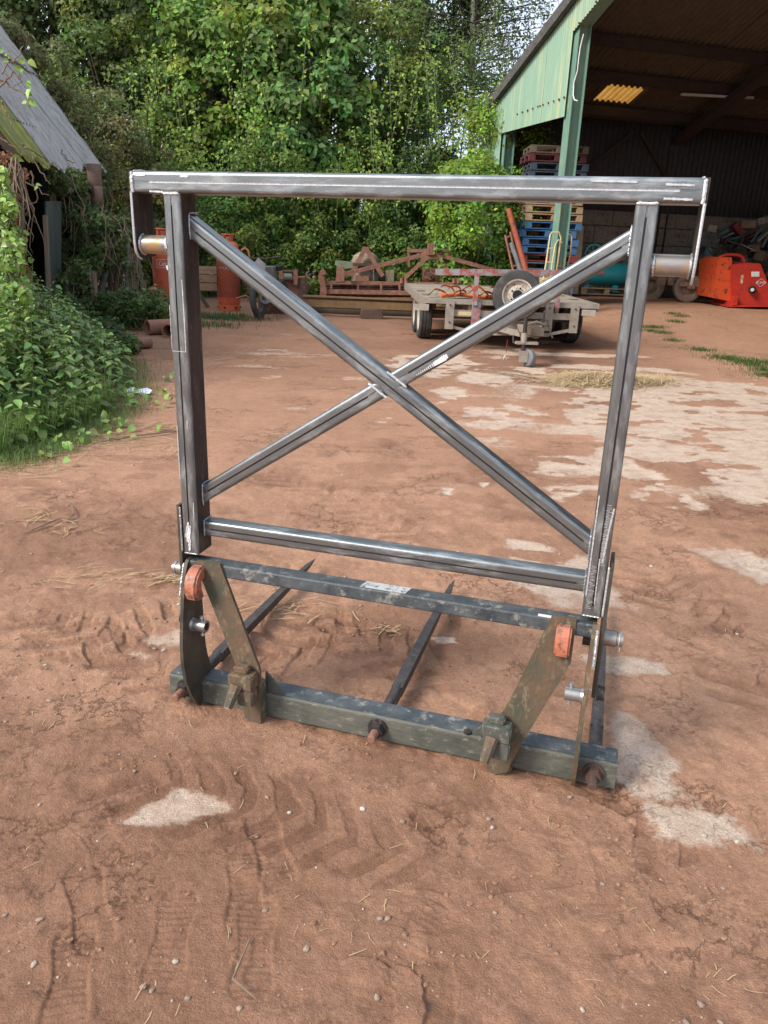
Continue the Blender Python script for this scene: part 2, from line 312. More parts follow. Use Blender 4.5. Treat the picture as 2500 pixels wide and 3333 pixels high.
damp_shade = np.maximum(damp_shade, sstep((YY-7)/2.5)*sstep((3.6+wx*2-XX)/.7)*.8)
damp_shade = np.maximum(damp_shade, poly_mask([(1230, 1060), (1560, 1030), (1900, 1050), (2120, 1060), (2180, 1120), (2120, 1180), (1900, 1230), (1560, 1210), (1280, 1170)], .7))  # wider pass: damp and painted trailer shadow darkened together
damp_shade = np.clip(damp_shade+.5*sstep((2.35-YY)/.9)+.25*sstep((fbm(XX*.8, YY*.8, 4, 99)-.42)*5)*(YY < 12), 0, 1)
# relief
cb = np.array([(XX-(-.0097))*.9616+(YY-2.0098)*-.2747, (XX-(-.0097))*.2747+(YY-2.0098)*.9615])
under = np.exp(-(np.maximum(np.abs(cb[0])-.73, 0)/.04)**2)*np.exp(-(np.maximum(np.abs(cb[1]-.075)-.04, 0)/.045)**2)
damp_shade = np.maximum(damp_shade, under*.9)  # darker stripe of earth along and under the beam
Z = Z0 + (fbm(XX*1.1, YY*1.1, 4, 1)-.5)*.035*(1-conc*.8)
near = sstep((7-YY)/4)
Z += near*(fbm(XX*16, YY*16, 4, 5)-.5)*.016*(1-conc*.85)
Z += near*np.clip(fbm(XX*8, YY*8, 3, 9)-.56, 0, 1)*.038*(1-conc)
Z -= conc*.006; Z += .012*under*(fbm(XX*22, YY*22, 3, 44)-.25)
treadm = np.zeros(XX.shape)
def tread(p0, p1, wd, sp=.13, depth=.02, sd=0):
    global Z, treadm
    a0 = np.array([*G(*p0)][:2]); a1 = np.array([*G(*p1)][:2]); d = a1-a0; Ln = np.hypot(*d); d = d/Ln
    t = (XX-a0[0])*d[0]+(YY-a0[1])*d[1]; s = -(XX-a0[0])*d[1]+(YY-a0[1])*d[0]+wob*.12
    m = sstep((wd/2-np.abs(s))/.03)*sstep(t/.15)*sstep((Ln-t)/.15)
    ph = ((t+np.abs(s)*.8+wob*.05)/sp) % 1
    lug = sstep((.27-np.abs(ph-.5)+(det-.5)*.25)/.05)
    q = np.clip((fbm(XX*3+sd, YY*3, 3, 91+sd)-.4)*5, 0, 1)*m*(1-conc)
    Z = Z-lug*q*depth*.55*(.4+fbm(XX*20, YY*20, 3, 13))+(1-lug)*q*.003*fbm(XX*25, YY*25, 3, 15); treadm = np.maximum(treadm, q*lug)
tread((-60, 2290), (620, 1880), .42, .14, .022, 1); tread((60, 1960), (700, 2280), .34, .12, .016, 2)
tread((720, 2150), (1950, 1880), .4, .14, .018, 3); tread((980, 2000), (1880, 2330), .36, .13, .016, 4)
tread((1950, 1700), (2560, 2330), .42, .15, .018, 5); tread((1150, 3360), (2250, 2660), .45, .15, .016, 6)
tread((300, 2500), (1500, 2800), .3, .11, .006, 7); tread((1500, 2650), (2500, 3200), .4, .13, .01, 8); tread((800, 1500), (1400, 1750), .35, .12, .008, 9)
tread((1900, 2700), (2700, 2450), .4, .14, .01, 10)
for (u, v, an, dp) in [(880, 2760, 112, 1), (800, 2900, 100, .8), (290, 2950, 118, 1), (830, 3080, 95, .7), (230, 3180, 105, 1), (560, 3050, 95, .7), (700, 2300, 30, .5), (1350, 3060, 60, .5), (330, 2740, 130, .5)]:
    g = G(u, v); an = R(an); cx, sx = math.cos(an), math.sin(an)
    t = (XX-g.x)*cx+(YY-g.y)*sx; s = -(XX-g.x)*sx+(YY-g.y)*cx
    wd = .048-.012*np.cos(t*20); e = np.abs(s)/wd; q = np.maximum(e**2+(t/.14)**4, 0)
    Z -= sstep((1.15-q)/.35)*.0045*dp; Z += np.exp(-((q-1.35)/.3)**2)*.0014*dp
    Z += sstep((1-q)/.3)*.0015*dp*np.sin(t*330)
edge = np.minimum(sstep((1-np.abs(a))/.03)[None, :], sstep((YY-.56)/.2)); Z = Z*edge-.045*(1-edge)
# the base of the bale frame sits on flat ground
GROUND_XX, GROUND_YY, GROUND_Z = XX, YY, Z
def gh(x, y):
    """ground height at x, y (bilinear lookup in the built sheet)"""
    i = int(np.clip(np.searchsorted(Ys, y), 1, NR-1)); ty = (y-Ys[i-1])/(Ys[i]-Ys[i-1])
    r = []
    for k in (i-1, i):
        q = (x/(.56*Ys[k]+.42)+1)/2*(NC-1); j = int(np.clip(q, 0, NC-2)); fx = min(max(q-j, 0), 1); r.append(Z[k, j]*(1-fx)+Z[k, j+1]*fx)
    return r[0]*(1-min(max(ty, 0), 1))+r[1]*min(max(ty, 0), 1)
idx = np.arange(NR*NC).reshape(NR, NC)
F = np.stack([idx[:-1, :-1], idx[:-1, 1:], idx[1:, 1:], idx[1:, :-1]], -1).reshape(-1, 4)
col = np.stack([conc, damp_shade, treadm, np.ones_like(conc)], -1).reshape(-1, 4)
gm = bpy.data.materials.new('red_earth_yard'); gm.use_nodes = True; t = gm.node_tree; n = t.nodes; l = t.links; p = n['Principled BSDF']
def NN(ty, **k):
    q = n.new(ty)
    for a_, b_ in k.items(): setattr(q, a_, b_)
    return q
def noise(s, d=6, ro=.6, vec=None):
    q = NN('ShaderNodeTexNoise'); q.inputs['Scale'].default_value = s; q.inputs['Detail'].default_value = d; q.inputs['Roughness'].default_value = ro
    l.new(vec or geo.outputs['Position'], q.inputs['Vector']); return q.outputs[0]
def ramp(f, *st):
    q = NN('ShaderNodeValToRGB'); e = q.color_ramp.elements
    while len(e) < len(st): e.new(.5)
    for i, (ps, cc) in enumerate(st): e[i].position = ps; e[i].color = hexc(*cc)
    l.new(f, q.inputs[0]); return q.outputs[0]
def mixc(f, A, B, bl='MIX'):
    q = NN('ShaderNodeMix', data_type='RGBA', blend_type=bl)
    for s_, v_ in ((0, f), (6, A), (7, B)):
        if isinstance(v_, (int, float)): q.inputs[s_].default_value = v_
        elif isinstance(v_, tuple): q.inputs[s_].default_value = hexc(*v_)
        else: l.new(v_, q.inputs[s_])
    return q.outputs[2]
geo = NN('ShaderNodeNewGeometry'); at = NN('ShaderNodeAttribute'); at.attribute_name = 'wear'
sep = NN('ShaderNodeSeparateColor'); l.new(at.outputs['Color'], sep.inputs[0])
dirt = ramp(noise(1.3, 9, .62), (.3, (.27, .13, .082)), (.5, (.36, .185, .118)), (.7, (.46, .255, .165)))
dirt = mixc(.55, dirt, ramp(noise(9, 9, .7), (.32, (.2, .1, .066)), (.52, (.35, .185, .12)), (.72, (.5, .295, .195))))
dirt = mixc(.4, dirt, ramp(noise(70, 6, .75), (.36, (.15, .078, .05)), (.55, (.34, .183, .118)), (.68, (.56, .36, .25))))
vo = NN('ShaderNodeTexVoronoi'); vo.inputs['Scale'].default_value = 55; l.new(geo.outputs['Position'], vo.inputs['Vector'])
sp = NN('ShaderNodeMapRange'); sp.inputs[1].default_value = .1; sp.inputs[2].default_value = .06; l.new(vo.outputs['Distance'], sp.inputs[0])
vs2 = NN('ShaderNodeSeparateColor'); l.new(vo.outputs['Color'], vs2.inputs[0]); gt = NN('ShaderNodeMath', operation='GREATER_THAN'); gt.inputs[1].default_value = .86; l.new(vs2.outputs[0], gt.inputs[0])
ml = NN('ShaderNodeMath', operation='MULTIPLY'); l.new(sp.outputs[0], ml.inputs[0]); l.new(gt.outputs[0], ml.inputs[1])
dirt = mixc(ml.outputs[0], dirt, (.45, .34, .26))
dirt = mixc(sep.outputs[2], dirt, mixc(1., dirt, (.74, .7, .68), 'MULTIPLY'))
cc = ramp(noise(11, 9, .7), (.3, (.5, .36, .26)), (.5, (.64, .48, .36)), (.7, (.74, .6, .47)))
cc = mixc(.5, cc, ramp(noise(120, 5, .8), (.36, (.3, .2, .15)), (.5, (.6, .46, .35)), (.66, (.8, .7, .61))))
v3 = NN('ShaderNodeTexVoronoi'); v3.inputs['Scale'].default_value = 90; l.new(geo.outputs['Position'], v3.inputs['Vector'])
th1 = NN('ShaderNodeMath', operation='MULTIPLY_ADD'); th1.inputs[1].default_value = 1.4; l.new(noise(26, 9, .78), th1.inputs[0]); l.new(sep.outputs[0], th1.inputs[2])
th2 = NN('ShaderNodeMapRange'); th2.inputs[1].default_value = 1.02; th2.inputs[2].default_value = 1.3; l.new(th1.outputs[0], th2.inputs[0])
dirt = mixc(.16, dirt, ramp(noise(420, 3, .7), (.38, (.1, .045, .03)), (.62, (.6, .4, .28))))
dm = NN('ShaderNodeMapRange'); dm.inputs[1].default_value = .46; dm.inputs[2].default_value = .7; dm.inputs[4].default_value = .7; l.new(noise(6.5, 9, .75), dm.inputs[0])
cc = mixc(dm.outputs[0], cc, dirt)
def ridge(sc_, d_, r_, wd_):
    a_ = NN('ShaderNodeMath', operation='SUBTRACT'); a_.inputs[1].default_value = .5; l.new(noise(sc_, d_, r_), a_.inputs[0]); b_ = NN('ShaderNodeMath', operation='ABSOLUTE'); l.new(a_.outputs[0], b_.inputs[0])
    c_ = NN('ShaderNodeMapRange'); c_.inputs[1].default_value = wd_; c_.inputs[2].default_value = 0; l.new(b_.outputs[0], c_.inputs[0]); return c_.outputs[0]
rk = ridge(5.5, 9, .68, .014); mk = NN('ShaderNodeMapRange'); mk.inputs[1].default_value = .5; mk.inputs[2].default_value = .62; l.new(noise(1.7, 5, .6), mk.inputs[0])
rm2 = NN('ShaderNodeMath', operation='MULTIPLY'); l.new(rk, rm2.inputs[0]); l.new(mk.outputs[0], rm2.inputs[1])
dirt = mixc(rm2.outputs[0], dirt, mixc(1., dirt, (.66, .6, .57), 'MULTIPLY'))
dirt = mixc(1., dirt, (1.33, 1.34, 1.27), 'MULTIPLY')
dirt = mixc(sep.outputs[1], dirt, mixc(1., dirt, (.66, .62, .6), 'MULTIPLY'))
colr = mixc(th2.outputs[0], dirt, cc)
l.new(colr, p.inputs['Base Color']); p.inputs['Roughness'].default_value = .88; p.inputs['Specular IOR Level'].default_value = .3
bb = NN('ShaderNodeBump'); bb.inputs['Strength'].default_value = .8; bb.inputs['Distance'].default_value = .012
ad = NN('ShaderNodeMath', operation='MULTIPLY_ADD'); ad.inputs[1].default_value = .5; l.new(noise(38, 8, .72), ad.inputs[0]); l.new(noise(170, 5, .7), ad.inputs[2])
sb = NN('ShaderNodeMath', operation='MULTIPLY_ADD'); sb.inputs[1].default_value = -.7; l.new(rm2.outputs[0], sb.inputs[0]); l.new(ad.outputs[0], sb.inputs[2]); l.new(sb.outputs[0], bb.inputs['Height']); l.new(bb.outputs[0], p.inputs['Normal'])
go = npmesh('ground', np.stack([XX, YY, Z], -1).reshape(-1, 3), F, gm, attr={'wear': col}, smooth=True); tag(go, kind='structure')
fo = MB().add([(-400, -400, -.06), (400, -400, -.06), (400, 600, -.06), (-400, 600, -.06)], [(0, 1, 2, 3)]).build('outer_ground', gm, smooth=0); tag(fo, kind='structure')

# pebbles, straw and twigs lying loose on the yard
def scatter_uv(n, u0, u1, v0, v1):
    out = []
    while len(out) < n:
        u = random.uniform(u0, u1); v = random.uniform(v0, v1); g = G(u, v); out.append((g.x, g.y, float(gh(g.x, g.y))))
    return out
mb = MB()
ico = bmesh.new(); bmesh.ops.create_icosphere(ico, subdivisions=1, radius=1); IV = [v.co.copy() for v in ico.verts]; IF = [tuple(v.index for v in f.verts) for f in ico.faces]; ico.free()
pts = scatter_uv(620, -100, 2600, 1250, 3330)+scatter_uv(260, 0, 2600, 1020, 1300)
for x, y, z in pts:
    s = random.choice([.0009, .0011, .0014, .0018, .0022, .003, .0065])*(1+.12*y); q = Matrix.Rotation(random.random()*6, 3, 'Z')
    k = (random.uniform(.7, 1.4), random.uniform(.7, 1.2), random.uniform(.4, .7))
    mb.add([Vector((x, y, z+s*.25))+q @ Vector((v.x*s*k[0]*random.uniform(.8, 1.1), v.y*s*k[1], v.z*s*k[2])) for v in IV], IF)
mc = MB()
for k, (u, v) in enumerate([(60, 2240), (300, 2080), (520, 1960), (150, 2060), (500, 2200), (900, 2120), (1300, 2010), (1650, 1980), (1100, 2060), (1500, 2200), (1750, 2080), (2100, 1850), (2300, 2050), (2450, 2200), (1400, 3200), (1700, 3000), (2000, 2850), (600, 2450), (1200, 2500), (1800, 2650), (300, 3000), (2200, 2900)]):
    g = G(u, v)
    for _ in range(46):
        x, y = random.gauss(g.x, .16), random.gauss(g.y, .1)
        if y < .7: continue
        s = random.choice([.0018, .0022, .003, .004, .0065]); q = Matrix.Rotation(random.random()*6, 3, 'Z')
        mc.add([Vector((x, y, gh(x, y)+s*.2))+q @ Vector((v_.x*s*random.uniform(.5, 1.8), v_.y*s*random.uniform(.5, 1.5), v_.z*s*.5*random.uniform(.5, 1.6))) for v_ in IV], IF)
tag(mc.build('soil_clods', mat('soil_clod', (.3, .165, .1), (.2, .105, .062), (.4, .23, .15), sc1=40, sc3=60, rough=.95, bump=.3), smooth=0), 'crumbled clods of red soil along the tyre tracks', 'soil', kind='stuff')
tag(mb.build('pebbles', STONE, smooth=0), 'pale pebbles and grit scattered over the red earth', 'gravel', kind='stuff')
def strand(mb, x, y, z, ln, wd, ang, lift=0, tilt=0):
    dx, dy = math.cos(ang)*ln/2, math.sin(ang)*ln/2; px, py = -math.sin(ang)*wd, math.cos(ang)*wd; b = random.uniform(-.35, .35)*ln
    P = [(x-dx-px, y-dy-py, z+lift), (x-dx+px, y-dy+py, z+lift), (x+b*.3+px, y+b*.3+py, z+lift+tilt*.5+wd*.6), (x+b*.3-px, y+b*.3-py, z+lift+tilt*.5+wd*.6), (x+dx+px, y+dy+py, z+lift+tilt), (x+dx-px, y+dy-py, z+lift+tilt)]
    mb.add(P, [(0, 1, 2, 3), (3, 2, 4, 5)])
mb = MB()
for x, y, z in scatter_uv(190, -50, 2550, 1250, 3330)+scatter_uv(160, 300, 1400, 1010, 1300): strand(mb, x, y, z+.002, random.uniform(.01, .045), random.uniform(.0004, .0011)*(1+.15*y), random.random()*3.14, 0, random.uniform(0, .004))
for (u, v, n, sp, ln) in [(560, 1890, 55, .05, .07), (420, 1890, 26, .1, .08), (260, 1885, 12, .14, .12), (880, 1985, 22, .12, .11), (1000, 1980, 14, .07, .1), (1280, 2055, 16, .025, .06), (110, 1700, 22, .2, .1), (170, 1690, 12, .1, .12), (60, 1640, 22, .3, .1), (90, 1480, 90, .35, .18), (300, 1430, 90, .3, .2), (470, 1390, 60, .25, .15), (30, 1530, 70, .2, .15), (400, 1440, 50, .3, .2), (800, 1165, 120, .5, .16), (560, 1190, 60, .5, .15), (780, 1015, 100, .8, .15), (1700, 1230, 60, .35, .15)]:
    g = G(u, v)
    for _ in range(n):
        x, y = g.x+random.gauss(0, sp), g.y+random.gauss(0, sp*.6); strand(mb, x, y, gh(x, y)+.004, random.uniform(.4, 1.1)*ln, random.uniform(.001, .002)*(1+.1*y), random.gauss(.2, .7), random.uniform(0, .012), random.uniform(-.006, .012))
tag(mb.build('loose_straw', STRAWM, smooth=0), 'thin scattered straw strands lying on the red earth', 'straw', kind='stuff')
mb = MB(); g1, g2 = G(1800, 1250), G(2180, 1240)
for _ in range(5200):
    t = random.betavariate(1.5, 1.6); x = g1.x+(g2.x-g1.x)*t+random.gauss(0, .12); y = g1.y+(g2.y-g1.y)*t+random.gauss(0, .2)*(1-.4*abs(t-.5))+.1
    hh = .1*math.exp(-((t-.5)/.33)**2)*math.exp(-((y-(g1.y+g2.y)/2)/.35)**2)
    strand(mb, x, y, gh(x, y)+.002, random.uniform(.06, .22), random.uniform(.002, .0045), random.random()*3.14, random.random()*hh, random.uniform(-.02, .035))
tag(mb.build('straw_heap', mat('heap_straw', (.66, .5, .28), (.36, .25, .13), sc1=45, rough=.9, bump=0), smooth=0), 'flat heap of spilled straw on the pale concrete in front of the trailer', 'straw', kind='stuff')
mb = MB()
for (u0, v0, u1, v1) in [(1520, 1205, 1800, 1240), (1600, 1208, 1760, 1250), (215, 1700, 235, 1650), (80, 1740, 200, 1690), (815, 3060, 835, 3260), (640, 1400, 250, 1455)]:
    A, B = G(u0, v0), G(u1, v1); A.z = gh(A.x, A.y)+.008; B.z = gh(B.x, B.y)+.008; m_ = (A+B)/2+Vector((random.gauss(0, .03), random.gauss(0, .03), .01)); rr = .002+.0009*A.y
    mb.tube([A, m_, B], [rr*.6, rr, rr*.5], 5)
tag(mb.build('fallen_twigs', IVYST), 'thin dry twigs and stems lying on the yard', 'twigs', kind='stuff')

# ------------------------------------------------------------------ the fabricated bale frame
FM = Matrix(((.961535, .274682, .000342, -.0097), (-.274661, .961474, .001238, 2.0098), (.010244, -.001247, 1, 0), (0, 0, 0, 1)))
fr = thing('bale_frame', 'bare steel cross-braced frame bolted on an old green three-spike bale spike', 'bale frame')
fr.matrix_world = FM
def rect_prof(w_, d_, r_, groove=True, n=4):
    """rounded rectangle, front face is -y; shallow seam groove down the middle of the front"""
    P = []; e = .0016
    for (cx, cy, a0) in ((w_/2-r_, -d_/2+r_, -90), (w_/2-r_, d_/2-r_, 0), (-w_/2+r_, d_/2-r_, 90), (-w_/2+r_, -d_/2+r_, 180)):
        A = [(cx+r_*math.cos(R(a0+90*i/n)), cy+r_*math.sin(R(a0+90*i/n))) for i in range(n+1)]
        t0 = R(a0+90); t1 = R(a0)
        A = [(A[0][0]+e*math.sin(t1), A[0][1]-e*math.cos(t1))]+A+[(A[-1][0]-e*math.sin(t0), A[-1][1]+e*math.cos(t0))]
        P += A
    gi = None
    if groove:
        gi = len(P); h = .0024
        P += [(-h, -d_/2), (-h*.6, -d_/2+.0022), (h*.6, -d_/2+.0022), (h, -d_/2)]
    return P, gi
def rtube(name, p0, p1, w_, d_, parent, m=STEEL, gm_=GROOVE, front=(0, -1, 0), r_=.0095, groove=True, g0=.03, sidem=None, cut0=None, cut1=None):
    """steel box section as its own mesh along local z; cut0/cut1 = shear of the two ends (dz per dx)"""
    p0, p1 = Vector(p0), Vector(p1); z = (p1-p0); Ln = z.length; z.normalize(); y = (-Vector(front)); y = (y-z*y.dot(z)).normalized(); x = y.cross(z)
    P, gi = rect_prof(w_, d_, r_, groove); n_ = len(P); vs = []
    lv = [0, g0, Ln-g0, Ln] if groove else [0, Ln]
    for li, h in enumerate(lv):
        for i, (a_, b_) in enumerate(P):
            dz = 0
            if li == 0 and cut0: dz = a_*cut0
            if li == len(lv)-1 and cut1: dz = a_*cut1
            if groove and li in (0, len(lv)-1) and gi is not None and gi <= i < gi+4: b_ = -d_/2
            vs.append((a_, b_, h+dz))
    fs = []; mi = []
    for j in range(len(lv)-1):
        for i in range(n_):
            fs.append((j*n_+i, j*n_+(i+1) % n_, (j+1)*n_+(i+1) % n_, (j+1)*n_+i)); g_ = groove and gi <= i < gi+3 and j == 1
            a_ = P[i]; b_ = P[(i+1) % n_]; side = sidem is not None and abs(a_[0]-b_[0]) < 1e-5 and a_[0] > w_/2-1e-4
            mi.append(1 if g_ else (2 if side else 0))
    fs.append(tuple(range(n_-1, -1, -1))); fs.append(tuple((len(lv)-1)*n_+i for i in range(n_))); mi += [0, 0]
    mb = MB(); mb.v = vs; mb.f = fs; mb.m = mi
    M = Matrix(((x.x, y.x, z.x, p0.x), (x.y, y.y, z.y, p0.y), (x.z, y.z, z.z, p0.z), (0, 0, 0, 1)))
    return mb.build(name, [m, gm_, sidem or m], parent, smooth=34, mw=M)
def bead(name, pts, r0, parent, m=WELD, n=7, flat=None):
    """lumpy weld seam along a polyline"""
    P = []; pts = [Vector(p) for p in pts]
    for i in range(len(pts)-1):
        k = max(2, int((pts[i+1]-pts[i]).length/.003))
        for j in range(k): P.append(pts[i].lerp(pts[i+1], j/k))
    P.append(pts[-1]); r0 *= .75; P = [p+Vector([random.gauss(0, r0*.07) for _ in range(3)]) for p in P]
    rr = [r0*(.85+.15*abs(math.sin(i*.9))+random.uniform(-.05, .05)) for i in range(len(P))]; rr[0] = rr[-1] = r0*.3
    return MB().tube(P, rr, n).build(name, m, parent, smooth=50)
W_ = .624; TW = .051; TD = .092
rtube('top_rail', (-.712, .045, 1.613), (.712, .045, 1.613), .054, .09, fr, gm_=BRIGHT, g0=.05)
for s in (-1, 1):
    rtube('upright', (s*(W_-TW/2), TD/2, .561), (s*(W_-TW/2), TD/2, 1.5865), TW, TD, fr, sidem=STEELD)
    # end plate with rounded lower front corner, bright cut edge
    pr = [(0, 1.64), (.092, 1.64), (.092, 1.425), (.03, 1.418), (.014, 1.424), (.004, 1.438), (0, 1.46)]
    MB().prism(pr, (s*.7165, 0, 0), (0, 1, 0), (0, 0, 1), .009).build('end_plate', STEELD, fr)
    ep = MB(); ep.tube([(s*.7165, -.001, z) for z in (1.588, 1.54, 1.5, 1.462)]+[(s*.7165, .003, 1.438), (s*.7165, .013, 1.424), (s*.7165, .026, 1.418)], .0036, 6); ep.build('ground_plate_edge', BRIGHT, fr)
    MB().tube([(s*.713, .034, 1.456), (s*.62, .034, 1.456)], .0245, 32).build('stub_pipe', PIPE, fr)
    bead('weld_bead', [(s*.709, .034+.026*math.cos(a_), 1.456+.026*math.sin(a_)) for a_ in np.linspace(1.5, 5, 12)], .0045, fr)
    bead('weld_bead', [(s*.629, .034+.026*math.cos(a_), 1.456+.026*math.sin(a_)) for a_ in np.linspace(2.2, 4.4, 9)], .0045, fr)
    bead('weld_bead', [(s*.712, 0, 1.585), (s*.7125, -.001, 1.61), (s*.712, 0, 1.638)], .0065, fr, BRIGHT)
    bead('weld_bead', [(s*.708, .002, 1.639), (s*.708, .04, 1.642), (s*.708, .09, 1.641)], .004, fr, BRIGHT)
    bead('weld_bead', [(s*(W_-.002), -.0005, 1.5855), (s*(W_-.05), -.0005, 1.5855)], .0052, fr, BRIGHT)
    # lower joint of the upright and the pinned side plate
    bead('weld_bead', [(s*(W_-.003), 0, .562), (s*(W_-.05), 0, .5625)], .0032, fr)
    MB().prism([(.0, .715), (.1, .715), (.1, .31), (.05, .29), (.012, .31), (.0, .46)], (s*.634, 0, 0), (0, 1, 0), (0, 0, 1), .0095).build('side_plate', PLATED, fr)
    bead('weld_bead', [(s*.6265, -.0005, z) for z in (.71, .66, .6, .565)], .0042, fr, BRIGHT if s > 0 else WELD)
    # hinge pin through the plates
    pn = MB().tube([(s*.637, .05, .482), (s*.672, .05, .482)], .0225, 28).tube([(s*.672, .05, .482), (s*.674, .05, .482), (s*.69, .05, .482)], [.0225, .019, .019], 28)
    pno = pn.build('hinge_pin', PIPE, fr)
    MB().tube([(s*.68, .05+.0205*math.cos(a_), .482+.0205*math.sin(a_)) for a_ in np.linspace(0, 6.28, 24)], .0014, 5).tube([(s*.684, .047, .505), (s*.684, .04, .452)], .0016, 5).build('retaining_clip', BRIGHT, pno)
    MB().tube([(s*.612, .055, .47), (s*.585, .055, .47)], .0215, 24).build('pin_head', STEELD, fr)
    # spring-bolt bosses lower on the old plates
    bo = MB().tube([(s*.618, .0, .318), (s*.598, .0, .318)], [.026, .0205], 24).tube([(s*.598, .0, .318), (s*.556, .0, .318)], .0195, 28).build('boss', mat('plain_turned_steel_%d' % (s+1), (.4, .4, .39), (.3, .3, .29), (.2, .17, .14), sc1=12, sc3=12, t3=(.56, .7), rough=.34, metal=.75, bump=.05), fr)
    MB().tube([(s*.5565, 0, .318), (s*.5555, 0, .318)], .0125, 20).build('bore', BLACK, bo)
    for q in (-1, 1):
        MB().tube([(s*.572, 0, .318+q*.019), (s*.572, 0, .318+q*.034)], [.0035, .0035], 8).tube([(s*.572, 0, .318+q*.027), (s*.572, 0, .318+q*.034)], .0065, 6).build('set_screw', WELD, bo)
    MB().tube([(s*.642, .03, .318), (s*.662, .03, .318)], [.022, .019], 20).build('outer_boss', STEELD, fr)
# braces: one runs through, the other is two halves
def on(xa, za): return Vector((xa, .065, za))
t0 = on(-.575, 1.506); t1 = on(.575, .742)
def ends(dv): return dv
dv = (t1-t0).normalized()
rtube('diagonal_brace', t0-dv*.02, t1+dv*.02, .05, .05, fr, front=(0, -1, 0), g0=.045)
b0 = on(-.575, .742); b1 = on(.575, 1.506); db = (b1-b0).normalized(); mid = (b0+b1)/2
rtube('lower_half_brace', b0-db*.02, mid-db*.021, .05, .05, fr, g0=.045)
rtube('upper_half_brace', mid+db*.021, b1+db*.02, .05, .05, fr, g0=.045)
nrm = Vector((db.z, 0, -db.x))*-1
for sgn in (-1, 1):
    c0 = mid+db*sgn*.031; dd = dv
    bead('weld_bead', [c0-dd*.034+Vector((0, -.0265, 0)), c0+dd*.034+Vector((0, -.0265, 0))], .0048, fr, BRIGHT)
for (x_, z0, z1) in ((-.571, 1.472, 1.54), (-.571, .708, .778), (.571, 1.472, 1.54), (.571, .705, .776)):
    bead('weld_bead', [(x_, .042, z0), (x_, .0395, (z0+z1)/2), (x_, .042, z1)], .0036, fr)
    bead('weld_bead', [(x_, .044, z1), (x_, .088, z1)], .003, fr)
rtube('lower_rail', (-.58, .065, .634), (.58, .065, .634), .05, .05, fr, g0=.03)
for s in (-1, 1): bead('weld_bead', [(s*.571, .041, .608), (s*.571, .041, .66), (s*.571, .088, .661)], .0034, fr)
# chalk, grinder and paint-pen marks on the steel
def mark(pts, w0, name='chalk_mark', m=CHALK, y=-.0022):
    mb = MB(); P = [Vector((a_, y, b_)) for a_, b_ in pts]
    for i in range(len(P)-1):
        d = (P[i+1]-P[i]).normalized(); nn = Vector((d.z, 0, -d.x)); k = max(2, int((P[i+1]-P[i]).length/.004)); pv = None
        for j in range(k+1):
            c = P[i].lerp(P[i+1], j/k); ww = w0*random.uniform(.6, 1.15)
            q = (c+nn*ww/2, c-nn*ww/2)
            if pv: mb.add([pv[0], pv[1], q[1], q[0]], [(0, 1, 2, 3)])
            pv = q
    return mb.build(name, m, fr, smooth=0)
mark([(-.6, .665), (-.612, .615), (-.6, .66), (-.607, .6), (-.594, .655), (-.602, .585), (-.597, .61), (-.601, .572)], .006)
mark([(-.579, .73), (-.58, .68)], .003, 'grinder_mark', BRIGHT)
mark([(-.578, 1.37), (-.577, 1.28), (-.577, 1.175)], .0026, 'grinder_mark', BRIGHT); mark([(-.62, 1.3), (-.62, 1.18)], .0016, 'grinder_mark', BRIGHT); mark([(-.62, 1.176), (-.578, 1.176)], .002, 'grinder_mark', BRIGHT)
mark([(-.619, .96), (-.619, .8)], .0026, 'grinder_mark', BRIGHT); mark([(-.585, .98), (-.586, .955)], .003, 'grinder_mark', BRIGHT)
for q in (1.405, 1.46): mark([(-.622, q), (-.619, q-.012)], .006, 'grinder_mark', BRIGHT)
mark([(.618, .87), (.612, .8), (.608, .72)], .005, 'grinder_mark', BRIGHT); mark([(.578, .9), (.578, .75), (.578, .62)], .004, 'grinder_mark', BRIGHT); mark([(.6, .73), (.602, .6)], .003, 'grinder_mark', BRIGHT)
mb = MB()
for i in range(70):
    z_ = .875-.0042*i+random.uniform(-.001, .001); x0 = .6+random.uniform(-.002, .003) if i < 40 else .578+random.uniform(0, .006)
    mb.b2((x0, -.0012, z_), (x0+random.uniform(.006, .017), -.0006, z_+random.uniform(.0006, .0016)))
mb.build('grinder_scratches', BRIGHT, fr, smooth=0)
for (x_, z_, k) in ((-.555, 1.628, .012), (-.69, 1.63, .02), (-.64, 1.59, .02), (.66, 1.596, .03), (.66, 1.625, .03), (.52, 1.63, .05)): mark([(x_-k, z_), (x_+k, z_-.001)], .005, 'grinder_mark', BRIGHT)
mb = MB()
for i in range(16):
    t = .085+.0062*i; c = mid+db*t+Vector((0, -.0253, 0))-Vector((-db.z, 0, db.x))*(.0155-.0002*i); ww = Vector((-db.z, 0, db.x))*(.0012+.0005*i if i < 15 else .006)
    k = .0012 if i < 9 else .003; mb.add([c-ww-db*k, c-ww+db*k*random.uniform(.6, 1), c+ww+db*k, c+ww*random.uniform(.5, 1)-db*k], [(0, 1, 2, 3)])
mb.build('paint_pen_mark', CHALK, fr, smooth=0)

# --- the old green bale spike the new frame is pinned to
rtube('cross_rail', (-.615, .028, .517), (.615, .028, .517), .042, .055, fr, m=OLDP2, groove=False, r_=.006)
mbs = MB(); 
for i in range(1): mbs.add([(-.055, .006, .5386), (.082, .006, .5386), (.092, .05, .5386), (-.045, .05, .5386)], [(0, 1, 2, 3)])
mbs.build('worn_sticker', GREYP, fr, smooth=0)
MB().b2((.46, .0, .5383), (.545, .014, .5393)).build('white_strip', CHALK, fr, smooth=0)
rtube('main_beam', (-.728, .078, .046), (.728, .078, .046), .088, .084, fr, m=OLDP, groove=False, r_=.008)
